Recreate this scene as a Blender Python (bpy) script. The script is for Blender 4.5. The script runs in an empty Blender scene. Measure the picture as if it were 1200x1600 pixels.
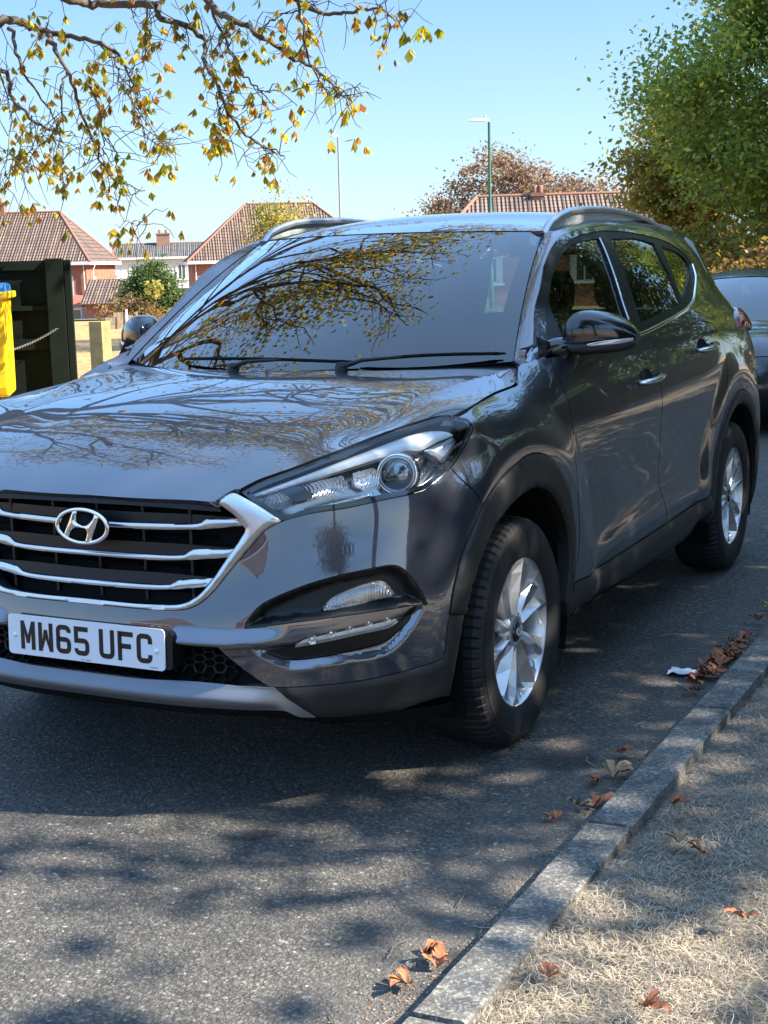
import bpy, math, random
import numpy as np
from mathutils import Vector, Matrix
from mathutils.geometry import delaunay_2d_cdt
R_=math.radians
SC=bpy.context.scene
# ------------------------------------------------------------------ camera
cam=bpy.data.cameras.new('camera');camo=bpy.data.objects.new('camera',cam);SC.collection.objects.link(camo)
CAMP=Vector((2.42771,-3.91564,1.43451))
_F=Vector((-.44588397,.8791003,-.1684344));_R=Vector((.89358202,.44810148,-.02676269));_U=Vector((-.05194862,.162443,.98534949))
m=Matrix((_R,_U,-_F)).transposed().to_4x4();m.translation=CAMP;camo.matrix_world=m
cam.sensor_fit='HORIZONTAL';cam.sensor_width=36;cam.lens=2255.08/1200*36;cam.clip_start=.05;cam.clip_end=2000
cam.dof.use_dof=False
SC.camera=camo
# ------------------------------------------------------------------ light
SUN_AZ=Vector((.97,.24));SUN_EL=R_(39)
w=bpy.data.worlds.new('World');SC.world=w;w.use_nodes=True
nt=w.node_tree;bg=nt.nodes['Background'];sky=nt.nodes.new('ShaderNodeTexSky');sky.sky_type='NISHITA'
sky.sun_disc=False;sky.sun_elevation=SUN_EL;sky.sun_rotation=math.atan2(SUN_AZ.x,SUN_AZ.y)
sky.air_density=1.0;sky.dust_density=.6;sky.ozone_density=1.3
# clear sky: Nishita with a blue gradient, brightened above the view to lift shade
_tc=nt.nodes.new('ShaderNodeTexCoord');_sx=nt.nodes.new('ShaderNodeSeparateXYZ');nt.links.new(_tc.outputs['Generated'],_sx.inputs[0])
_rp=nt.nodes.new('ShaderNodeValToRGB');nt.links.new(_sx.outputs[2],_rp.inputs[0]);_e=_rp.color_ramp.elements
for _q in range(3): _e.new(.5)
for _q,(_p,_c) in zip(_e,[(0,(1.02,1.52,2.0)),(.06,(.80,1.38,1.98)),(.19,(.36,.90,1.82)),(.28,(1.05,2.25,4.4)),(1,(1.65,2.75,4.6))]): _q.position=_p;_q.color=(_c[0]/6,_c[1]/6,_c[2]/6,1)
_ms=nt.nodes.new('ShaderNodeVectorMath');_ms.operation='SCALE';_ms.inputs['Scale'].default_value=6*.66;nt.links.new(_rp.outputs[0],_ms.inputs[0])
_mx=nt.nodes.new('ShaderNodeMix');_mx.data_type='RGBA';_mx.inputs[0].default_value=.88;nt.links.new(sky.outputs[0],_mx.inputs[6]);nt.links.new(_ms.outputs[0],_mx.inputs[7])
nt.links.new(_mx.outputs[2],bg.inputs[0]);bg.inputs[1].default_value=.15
sl=bpy.data.lights.new('sun','SUN');sl.energy=4.0;sl.angle=R_(.53);sl.color=(1,.91,.77)
so=bpy.data.objects.new('sun',sl);SC.collection.objects.link(so)
sd=Vector((SUN_AZ.x*math.cos(SUN_EL),SUN_AZ.y*math.cos(SUN_EL),math.sin(SUN_EL)))
so.rotation_euler=sd.to_track_quat('Z','Y').to_euler();so.location=(30,10,40)
SC.view_settings.view_transform='Standard';SC.view_settings.look='None';SC.view_settings.exposure=2.25;SC.view_settings.gamma=1
SC.cycles.max_bounces=8;SC.cycles.transparent_max_bounces=16;SC.cycles.glossy_bounces=4;SC.cycles.transmission_bounces=4;SC.cycles.diffuse_bounces=3
SC.cycles.use_denoising=True
SC.cycles.caustics_reflective=False;SC.cycles.caustics_refractive=False
SC.cycles.sample_clamp_indirect=6
# ------------------------------------------------------------------ helpers
def obj(name,me,mat=None,parent=None,loc=None):
    o=bpy.data.objects.new(name,me);SC.collection.objects.link(o)
    if mat is not None and me is not None and not me.materials: me.materials.append(mat)
    if parent is not None:o.parent=parent
    if loc is not None:o.location=loc
    return o
def tag(o,label,cat,group=None,kind=None):
    if label:o['label']=label
    if cat:o['category']=cat
    if group:o['group']=group
    if kind:o['kind']=kind
    return o
def thing(name,label,cat,loc=(0,0,0),rz=0,group=None):
    o=bpy.data.objects.new(name,None);SC.collection.objects.link(o);o.location=loc;o.rotation_euler=(0,0,rz)
    o.empty_display_size=.1
    return tag(o,label,cat,group)
def copy_tree(o,parent=None):
    c=o.copy();SC.collection.objects.link(c);c.parent=parent
    for ch in list(o.children): copy_tree(ch,c)
    return c
def mkmesh(name,V,Fs,smooth=False,N=None):
    me=bpy.data.meshes.new(name);me.from_pydata([tuple(map(float,v)) for v in V],[],[tuple(int(i) for i in f) for f in Fs]);me.update()
    if smooth or N is not None: me.polygons.foreach_set('use_smooth',[True]*len(me.polygons))
    if N is not None: me.normals_split_custom_set_from_vertices([tuple(map(float,n)) for n in N])
    return me
class MB:
    def __init__(s): s.V=[];s.F=[];s.S=[]
    def add(s,V,F,sm=False):
        n=len(s.V);s.V+= [tuple(v) for v in V];s.F+=[tuple(i+n for i in f) for f in F];s.S+=[sm]*len(F);return s
    def box(s,a,b,rz=0,ry=0,rx=0,c=None):
        a=Vector(a);b=Vector(b);mid=(a+b)/2
        V=[Vector((x,y,z)) for x in(a.x,b.x) for y in(a.y,b.y) for z in(a.z,b.z)]
        if rz or ry or rx:
            p=Vector(c) if c is not None else mid;M=Matrix.Rotation(rz,3,'Z')@Matrix.Rotation(ry,3,'Y')@Matrix.Rotation(rx,3,'X')
            V=[p+M@(v-p) for v in V]
        return s.add(V,[(0,1,3,2),(4,6,7,5),(0,4,5,1),(2,3,7,6),(0,2,6,4),(1,5,7,3)])
    def tube(s,pts,rad,n=8,caps=True,sm=True):
        pts=[Vector(p) for p in pts];rad=rad if isinstance(rad,(list,tuple)) else [rad]*len(pts)
        V=[];F=[];ref=None
        for i,p in enumerate(pts):
            d=(pts[min(i+1,len(pts)-1)]-pts[max(i-1,0)])
            d=d.normalized() if d.length>1e-9 else Vector((0,0,1))
            if ref is None: ref=d.orthogonal().normalized()
            ref=(ref-d*ref.dot(d));ref=ref.normalized() if ref.length>1e-6 else d.orthogonal().normalized()
            b=d.cross(ref)
            for k in range(n):
                a=2*math.pi*k/n;V.append(p+(ref*math.cos(a)+b*math.sin(a))*rad[i])
        for i in range(len(pts)-1):
            for k in range(n):F.append((i*n+k,i*n+(k+1)%n,(i+1)*n+(k+1)%n,(i+1)*n+k))
        s.add(V,F,sm)
        if caps:
            s.add(V[:n],[tuple(range(n))[::-1]]);s.add(V[-n:],[tuple(range(n))])
        return s
    def lathe(s,prof,n=48,axis='Z',c=(0,0,0),sm=True,closed=False):
        V=[];F=[];k=len(prof)
        for i in range(n):
            a=2*math.pi*i/n
            for r,h in prof:
                v=(r*math.cos(a),r*math.sin(a),h)
                if axis=='X': v=(h,r*math.cos(a),r*math.sin(a))
                if axis=='Y': v=(r*math.sin(a),h,r*math.cos(a))
                V.append((v[0]+c[0],v[1]+c[1],v[2]+c[2]))
        for i in range(n):
            j=(i+1)%n
            for q in range(k if closed else k-1):
                F.append((i*k+q,j*k+q,j*k+(q+1)%k,i*k+(q+1)%k))
        return s.add(V,F,sm)
    def prism(s,poly,h,frame=None):
        """extrude 2d polygon by h; frame maps (u,v,w)->xyz"""
        fr=frame or (lambda u,v,w:(u,v,w));n=len(poly)
        V=[fr(u,v,0) for u,v in poly]+[fr(u,v,h) for u,v in poly]
        s.add(V,[tuple(range(n))[::-1],tuple(range(n,2*n))]+[(i,(i+1)%n,n+(i+1)%n,n+i) for i in range(n)]);return s
    def build(s,name,mat=None,parent=None,loc=None,bevel=0,sub=0,autosmooth=None):
        me=bpy.data.meshes.new(name);me.from_pydata(s.V,[],s.F);me.update()
        me.polygons.foreach_set('use_smooth',s.S);o=obj(name,me,mat,parent,loc)
        if bevel:
            b=o.modifiers.new('b','BEVEL');b.width=bevel;b.segments=2;b.limit_method='ANGLE';b.angle_limit=R_(35);b.harden_normals=False
        if sub:
            q=o.modifiers.new('s','SUBSURF');q.levels=sub;q.render_levels=sub;me.polygons.foreach_set('use_smooth',[True]*len(me.polygons))
        return o
# ------------------------------------------------------------------ materials
def pm(name,col,rough=.5,metal=0,coat=0,spec=.5,**k):
    m=bpy.data.materials.new(name);m.use_nodes=True;b=m.node_tree.nodes['Principled BSDF']
    b.inputs['Base Color'].default_value=(*col,1);b.inputs['Roughness'].default_value=rough;b.inputs['Metallic'].default_value=metal
    b.inputs['Coat Weight'].default_value=coat;b.inputs['Specular IOR Level'].default_value=spec
    if coat: b.inputs['Coat Roughness'].default_value=k.get('cr',.015);b.inputs['Coat IOR'].default_value=k.get('ci',1.55)
    if k.get('em'): b.inputs['Emission Color'].default_value=(*k['em'],1);b.inputs['Emission Strength'].default_value=k.get('es',1)
    if k.get('bump'):
        sc_,st=k['bump'];n=m.node_tree;t=n.nodes.new('ShaderNodeTexNoise');t.inputs['Scale'].default_value=sc_;t.inputs['Detail'].default_value=5
        c=n.nodes.new('ShaderNodeTexCoord');n.links.new(c.outputs['Object'],t.inputs['Vector'])
        bu=n.nodes.new('ShaderNodeBump');bu.inputs['Strength'].default_value=st;bu.inputs['Distance'].default_value=k.get('bd',.01)
        n.links.new(t.outputs[0],bu.inputs['Height']);n.links.new(bu.outputs[0],b.inputs['Normal'])
    if k.get('var'):
        sc_,c2=k['var'];n=m.node_tree;t=n.nodes.new('ShaderNodeTexNoise');t.inputs['Scale'].default_value=sc_;t.inputs['Detail'].default_value=6;t.inputs['Roughness'].default_value=.65
        c=n.nodes.new('ShaderNodeTexCoord');n.links.new(c.outputs['Object'],t.inputs['Vector'])
        r=n.nodes.new('ShaderNodeValToRGB');r.color_ramp.elements[0].position=.35;r.color_ramp.elements[1].position=.65
        r.color_ramp.elements[0].color=(*col,1);r.color_ramp.elements[1].color=(*c2,1)
        n.links.new(t.outputs[0],r.inputs[0]);n.links.new(r.outputs[0],b.inputs['Base Color'])
    return m
class NG:
    """small node helper"""
    def __init__(s,m): s.nt=m.node_tree
    def n(s,t,**k):
        x=s.nt.nodes.new(t)
        for a,v in k.items():
            if hasattr(x,a): setattr(x,a,v)
            else: x.inputs[a.replace('_',' ')].default_value=v
        return x
    def l(s,a,b): s.nt.links.new(a,b)
    def ramp(s,src,st):
        r=s.n('ShaderNodeValToRGB');e=r.color_ramp.elements
        while len(e)<len(st): e.new(.5)
        for q,(p,c) in zip(e,st): q.position=p;q.color=(*c,1) if len(c)==3 else c
        s.l(src,r.inputs[0]);return r.outputs[0]
    def math(s,op,a,b=None):
        x=s.n('ShaderNodeMath',operation=op)
        for i,v in enumerate((a,b)):
            if v is None: continue
            if isinstance(v,(int,float)): x.inputs[i].default_value=v
            else: s.l(v,x.inputs[i])
        return x.outputs[0]
    def mix(s,f,a,b,bt='MIX'):
        x=s.n('ShaderNodeMix',data_type='RGBA',blend_type=bt)
        for i,v in ((0,f),(6,a),(7,b)):
            if isinstance(v,(int,float)): x.inputs[i].default_value=v
            elif isinstance(v,tuple): x.inputs[i].default_value=(*v,1)
            else: s.l(v,x.inputs[i])
        return x.outputs[2]
def glassm(name,tint,f0=.9,rough=0.0,ior=1.5,kf=1.6):
    m=bpy.data.materials.new(name);m.use_nodes=True;g=NG(m);N=m.node_tree.nodes;N.remove(N['Principled BSDF'])
    out=N['Material Output'];fr=g.n('ShaderNodeFresnel');fr.inputs[0].default_value=ior
    tr=g.n('ShaderNodeBsdfTransparent');tr.inputs[0].default_value=(*tint,1)
    gl=g.n('ShaderNodeBsdfGlossy');gl.inputs['Roughness'].default_value=rough;gl.inputs[0].default_value=(f0,f0,f0,1)
    mx=g.n('ShaderNodeMixShader');k=g.math('MULTIPLY',fr.outputs[0],kf);k=g.math('MINIMUM',k,1.0)
    g.l(k,mx.inputs[0]);g.l(tr.outputs[0],mx.inputs[1]);g.l(gl.outputs[0],mx.inputs[2]);g.l(mx.outputs[0],out.inputs[0]);return m
M={}
def paint(name,c,metal=.75,r=.38,ci=2.15):
    m=pm(name,c,r,metal,1.0,cr=.010,ci=ci);g=NG(m);b=m.node_tree.nodes['Principled BSDF']
    tc=g.n('ShaderNodeTexCoord');v=g.n('ShaderNodeTexVoronoi',Scale=2600.0);g.l(tc.outputs['Object'],v.inputs['Vector'])
    mp=g.n('ShaderNodeMapRange');g.l(v.outputs['Color'],mp.inputs[0]);mp.inputs[3].default_value=.7;mp.inputs[4].default_value=1.4
    mu=g.n('ShaderNodeVectorMath',operation='SCALE');mu.inputs[0].default_value=c;g.l(mp.outputs[0],mu.inputs['Scale']);g.l(mu.outputs[0],b.inputs['Base Color'])
    return m
M['paint']=paint('metallic_grey_paint',(.056,.060,.080),.78,.33)
M['blackpaint']=paint('black_paint',(.004,.004,.005),.2,.3,1.6)
M['gloss']=pm('gloss_black',(.006,.006,.007),.12,0,.6)
M['clad']=pm('grained_plastic',(.018,.0175,.017),.45,0,0,.4,bump=(900,.12),bd=.001)
M['ins']=pm('satin_plastic',(.006,.007,.008),.42,0,0,.35)
M['black']=pm('matt_black',(.003,.003,.003),.8,spec=.2)
M['rubber']=pm('tyre_rubber',(.012,.012,.012),.62,0,0,.4,bump=(160,.15),bd=.002)
M['silver']=pm('satin_silver',(.62,.63,.65),.28,1)
M['skid']=pm('skid_silver',(.17,.18,.20),.42,.6)
M['chrome']=pm('chrome',(.85,.86,.88),.05,1)
M['alloy']=pm('alloy_wheel',(.60,.61,.62),.33,.8,.35)
M['alloyd']=pm('alloy_inner',(.16,.165,.17),.4,.9)
M['glass']=glassm('car_glass',(.62,.76,.72),.95)
M['privacy']=glassm('side_glass',(.36,.42,.38),.95)
M['lens']=glassm('clear_lens',(.97,.98,.98),.9,kf=.85)
M['dash']=pm('dash_plastic',(.02,.021,.023),.6)
M['cloth']=pm('seat_cloth',(.035,.037,.042),.9)
M['trimlight']=pm('headliner',(.33,.33,.31),.9)
M['red']=pm('lamp_red',(.22,.006,.005),.15,0,.5)
M['plate']=pm('plate_white',(.72,.74,.78),.32,0,.3)
M['txt']=pm('plate_black',(.006,.006,.007),.35)
M['screw']=pm('screw_cap',(.8,.8,.8),.3)
def fluted(name,col,sc_,ax):
    m=pm(name,col,.16,.75,1);g=NG(m);b=m.node_tree.nodes['Principled BSDF'];tc=g.n('ShaderNodeTexCoord')
    wv=g.n('ShaderNodeTexWave',Scale=sc_,Distortion=1.5,bands_direction=ax);g.l(tc.outputs['Object'],wv.inputs['Vector'])
    bu=g.n('ShaderNodeBump',Strength=.8,Distance=.004);g.l(wv.outputs['Fac'],bu.inputs['Height']);g.l(bu.outputs[0],b.inputs['Normal']);return m
M['flute']=fluted('fluted_reflector',(.92,.93,.95),60.0,'X')
M['flute2']=fluted('bowl_reflector',(.97,.97,.98),38.0,'X')
def spl_setup(k):
    k=np.asarray(k,float);n=len(k);h=np.diff(k)
    A=np.zeros((n,n));Bm=np.zeros((n,n));A[0,0]=A[-1,-1]=1
    for i in range(1,n-1):
        A[i,i-1]=h[i-1];A[i,i]=2*(h[i-1]+h[i]);A[i,i+1]=h[i]
        Bm[i,i-1]=6/h[i-1];Bm[i,i+1]=6/h[i];Bm[i,i]=-6/h[i-1]-6/h[i]
    return k,h,np.linalg.solve(A,Bm)
def spl_basis(su,x):
    k,h,S=su;x=np.atleast_1d(np.asarray(x,float));n=len(k)
    i=np.clip(np.searchsorted(k,x,side='right')-1,0,n-2)
    hh=h[i];a=(k[i+1]-x)/hh;b=(x-k[i])/hh
    I=np.eye(n)
    ca=(a**3-a)*hh**2/6;cb=(b**3-b)*hh**2/6
    W=a[:,None]*I[i]+b[:,None]*I[i+1]+ca[:,None]*S[i]+cb[:,None]*S[i+1]
    lo=x<k[0];hi=x>k[-1]          # linear beyond the ends
    if lo.any():
        d=(I[1]-I[0])/h[0]-h[0]/6*(2*S[0]+S[1]);W[lo]=I[0]+(x[lo]-k[0])[:,None]*d
    if hi.any():
        d=(I[-1]-I[-2])/h[-1]+h[-1]/6*(2*S[-1]+S[-2]);W[hi]=I[-1]+(x[hi]-k[-1])[:,None]*d
    return W
class Spline:
    def __init__(s,k,v): s.su=spl_setup(k);s.v=np.asarray(v,float)
    def __call__(s,x): return spl_basis(s.su,x)@s.v
def sst(a,b,x):
    t=np.clip((x-a)/(b-a),0,1);return t*t*(3-2*t)
FEAT=[]
def pdist(x,y,poly,closed):
    p=np.asarray(poly,float);q=np.roll(p,-1,0) if closed else p[1:];p0=p if closed else p[:-1]
    X=np.stack([x,y],1)[:,None,:];d=q-p0;L=np.maximum((d**2).sum(1),1e-12)
    s=np.clip(((X-p0)*d).sum(2)/L,0,1);c=p0+s[...,None]*d
    dist=np.sqrt(((X-c)**2).sum(2)).min(1)
    return dist,(pip(x,y,p) if closed else None)
def pip(x,y,p):
    p=np.asarray(p,float);q=np.roll(p,-1,0);ins=np.zeros(len(x),bool)
    for a,b in zip(p,q):
        c=((a[1]>y)!=(b[1]>y))
        if a[1]!=b[1]: ins^=c&(x<(b[0]-a[0])*(y-a[1])/(b[1]-a[1])+a[0])
    return ins
class Surf:
    """parametric surface: f(a,b)->Nx3, with normals by differences"""
    def __init__(s,f,sign=1): s.f=f;s.sign=sign
    def __call__(s,a,b): return s.f(np.atleast_1d(np.asarray(a,float)),np.atleast_1d(np.asarray(b,float)))
    def jac(s,a,b,e=1e-3):
        return (s(a+e,b)-s(a-e,b))/(2*e),(s(a,b+e)-s(a,b-e))/(2*e)
    def nrm(s,a,b,e=9e-4):
        a=np.atleast_1d(a);b=np.atleast_1d(b)
        u,v=s.jac(a,b,e);n=np.cross(u,v);return s.sign*n/np.maximum(np.linalg.norm(n,axis=1),1e-9)[:,None]
# ---------- band: the car's flank and nose wrapped as one surface, t runs nose centre -> tail, v = height
ZR=[.20,.30,.40,.50,.58,.65,.77,.85,.93,1.0,1.06,1.12,1.18]
FP={.20:[(0,-.895),(.2,-.888),(.4,-.86),(.55,-.80),(.66,-.72),(.75,-.63),(.82,-.54),(.86,-.45),(.875,-.36)],
 .30:[(0,-.92),(.2,-.915),(.4,-.885),(.55,-.825),(.67,-.74),(.765,-.65),(.835,-.555),(.873,-.46),(.89,-.36)],
 .40:[(0,-.925),(.2,-.92),(.4,-.893),(.55,-.84),(.68,-.758),(.778,-.665),(.845,-.57),(.882,-.47),(.895,-.36)],
 .50:[(0,-.922),(.2,-.917),(.4,-.897),(.55,-.855),(.68,-.785),(.78,-.69),(.85,-.585),(.885,-.48),(.898,-.36)],
 .58:[(0,-.905),(.2,-.900),(.4,-.882),(.55,-.845),(.68,-.778),(.782,-.687),(.852,-.582),(.887,-.475),(.90,-.36)],
 .65:[(0,-.89),(.2,-.885),(.4,-.867),(.55,-.83),(.68,-.765),(.78,-.677),(.85,-.575),(.886,-.47),(.90,-.36)],
 .77:[(0,-.877),(.2,-.872),(.4,-.852),(.55,-.808),(.67,-.742),(.77,-.655),(.84,-.56),(.882,-.462),(.90,-.36)],
 .85:[(0,-.865),(.2,-.86),(.4,-.842),(.54,-.798),(.655,-.738),(.757,-.65),(.832,-.552),(.876,-.455),(.897,-.355)],
 .93:[(0,-.80),(.2,-.80),(.4,-.79),(.53,-.765),(.638,-.720),(.737,-.63),(.812,-.53),(.860,-.435),(.886,-.34)],
 1.0:[(0,-.70),(.2,-.70),(.4,-.69),(.52,-.675),(.615,-.64),(.71,-.565),(.782,-.475),(.838,-.39),(.868,-.31)],
 1.06:[(0,-.58),(.2,-.58),(.39,-.57),(.5,-.56),(.58,-.53),(.66,-.46),(.72,-.38),(.765,-.32),(.79,-.27)],
 1.12:[(0,-.4),(.2,-.4),(.35,-.4),(.45,-.40),(.52,-.38),(.58,-.34),(.63,-.29),(.67,-.26),(.70,-.23)],
 1.18:[(0,-.2),(.2,-.2),(.3,-.2),(.38,-.2),(.44,-.2),(.5,-.2),(.54,-.2),(.58,-.19),(.61,-.18)]}
YS=[-.2,0,.2,.45,.8,1.3,1.8,2.2,2.5,2.75,3.0,3.2]
SX={ # x at (z row, y column)
 .20:[.875,.875,.872,.862,.858,.858,.858,.86,.87,.875,.865,.83],
 .30:[.893,.893,.890,.886,.884,.884,.884,.886,.89,.892,.885,.855],
 .40:[.897,.897,.896,.894,.893,.893,.893,.894,.896,.897,.892,.865],
 .50:[.899,.899,.897,.895,.895,.895,.895,.896,.898,.900,.896,.872],
 .58:[.900,.900,.897,.894,.894,.894,.894,.896,.900,.902,.899,.876],
 .65:[.900,.900,.898,.896,.897,.898,.898,.899,.902,.904,.901,.878],
 .77:[.900,.900,.901,.904,.908,.910,.910,.909,.906,.905,.903,.880],
 .85:[.899,.900,.902,.908,.916,.920,.920,.916,.908,.905,.902,.880],
 .93:[.892,.894,.898,.906,.915,.920,.922,.920,.911,.905,.898,.872],
 1.0:[.870,.876,.884,.894,.903,.910,.914,.914,.908,.900,.888,.858],
 1.06:[.806,.818,.846,.874,.888,.896,.900,.901,.896,.887,.872,.838],
 1.12:[.715,.73,.782,.835,.866,.878,.883,.882,.877,.866,.848,.81],
 1.18:[.62,.65,.700,.780,.826,.846,.853,.852,.843,.828,.805,.76]}
RP=[(.80,3.36),(.70,3.47),(.5,3.535),(.25,3.555),(0,3.56)]
def _band():
    P=[]
    for z in ZR:
        row=[(x,y,z) for x,y in FP[z]]+[(x,y,z) for x,y in zip(SX[z],YS)]
        k=SX[z][-1]/.88
        dy=-.05*max(0,.5-z)-.12*max(0,z-.95)
        row+=[(x*k,y+dy,z) for x,y in RP]
        P.append(row)
    P=np.array(P)
    ref=P[ZR.index(.65)]
    t=np.concatenate([[0],np.cumsum(np.linalg.norm(np.diff(ref,axis=0),axis=1))])
    return t,P
BT,BP=_band()
_sv=spl_setup(ZR);_st=spl_setup(BT)
def band_raw(t,v):
    Bv=spl_basis(_sv,v);Bt=spl_basis(_st,np.abs(t))
    return np.einsum('ni,nj,ijk->nk',Bv,Bt,BP)
def flare(y,z,yc):
    r=np.hypot(y-yc,(z-.345)*1.0)
    return .020*(1-sst(.555,.70,r))-.010*sst(.575,.40,r)
def band_f(t,v):
    P=band_raw(t,v);y=P[:,1];z=P[:,2];sidew=sst(.82,.89,P[:,0])
    d=flare(y,z,0.0)*sst(-.80,-.45,y)+flare(y,z,2.67)
    P[:,0]+=d*sidew*(z>.1)
    # lower door scoop
    w=sst(.55,.85,y)*(1-sst(2.05,2.3,y))
    zz=.455+.02*(y-.5)
    hgt=.035+.085*sst(.5,2.0,y)
    q=(z-zz)/hgt
    P[:,0]+=w*.012*np.exp(-np.clip(q,0,9)**2*1.2)*sst(zz-.09,zz-.01,z)
    m=np.abs(t)<1.35
    if FEAT and m.any():
        tt=np.abs(t[m]);vv=v[m];d=np.zeros(len(tt))
        for kind,poly,h,w in FEAT:
            dist,ins=pdist(tt,vv,poly,kind=='rec')
            if kind=='rec': d-=h*sst(0,1,np.where(ins,dist,0)/w)
            else: d+=h*(1-sst(0,1,dist/w))*(sst(.27,.30,tt) if w==.040 else 1)*(1-sst(poly[-1][0]-.12,poly[-1][0],tt))
        e=1e-3;a0=band_raw(tt,vv);n=np.cross(band_raw(tt+e,vv)-a0,band_raw(tt,vv+e)-a0)
        n/=np.linalg.norm(n,axis=1)[:,None]
        P[m]+=n*d[:,None]
    P[:,0]=np.where(t<0,-P[:,0],P[:,0])
    return P
BAND=Surf(band_f,1)
# ---------- bonnet height field  a=x, b=y
HX=[0,.2,.4,.55,.68,.76,.84,.92];HY=[-.92,-.87,-.80,-.70,-.55,-.40,-.20,0,.2,.4]
HZ=np.array([
 [.775,.853,.917,.972,1.025,1.060,1.095,1.120,1.137,1.143],
 [.772,.849,.914,.970,1.022,1.057,1.092,1.117,1.134,1.140],
 [.762,.838,.902,.958,1.010,1.046,1.081,1.107,1.126,1.134],
 [.755,.830,.890,.945,.996,1.034,1.069,1.097,1.117,1.127],
 [.760,.845,.905,.958,.992,1.020,1.054,1.084,1.105,1.118],
 [.770,.860,.915,.965,.998,1.020,1.041,1.066,1.088,1.103],
 [.780,.870,.925,.975,1.006,1.026,1.031,1.042,1.062,1.080],
 [.79,.88,.93,.98,1.01,1.02,1.01,1.01,1.03,1.05]])
_hx=spl_setup(HX);_hy=spl_setup(HY)
_xc=Spline([-.4,-.12,.07,.35],[.63,.68,.722,.745])
def hood_f(a,b):
    x=np.abs(a);z=np.einsum('ni,nj,ij->n',spl_basis(_hx,x),spl_basis(_hy,b),HZ)
    xc=_xc(b);k=sst(-.45,.0,b)
    z=z+k*(.006*np.exp(-np.abs(x-xc)/.035))
    return np.stack([a,b,z],1)
HOOD=Surf(hood_f,1)
# ---------- greenhouse side  a=y, b=z
GY=[.2,.6,1.0,1.5,2.0,2.5,3.0,3.4];GZ=[1.05,1.2,1.35,1.5,1.6]
GX=np.array([[.845,.872,.884,.894,.893,.880,.85,.79],[.705,.775,.817,.838,.838,.818,.765,.68],
 [.615,.70,.748,.773,.772,.748,.69,.60],[.53,.62,.667,.692,.690,.665,.60,.50],[.45,.54,.60,.625,.62,.595,.53,.43]])
_gy=spl_setup(GY);_gz=spl_setup(GZ)
def green_f(a,b):
    x=np.einsum('ni,nj,ij->n',spl_basis(_gz,b),spl_basis(_gy,a),GX);return np.stack([x,a,b],1)
GREEN=Surf(green_f,1)
# ---------- windscreen a: -1..1 across, b: 0..1 up
def screen_f(a,b):
    e=np.stack([.736-.150*b-.02*b*(1-b),.349+.683*b-.02*b*(1-b)*2,1.124+.411*b+.10*b*(1-b)*.9],1)
    c=np.stack([0*b,-.02+.855*b,1.112+.432*b+.13*b*(1-b)],1)
    w=(np.abs(a)**2.3)[:,None]
    x=e[:,0]*a
    P=c+(e-c)*w;P[:,0]=x;return P
SCREEN=Surf(screen_f,1)
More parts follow.
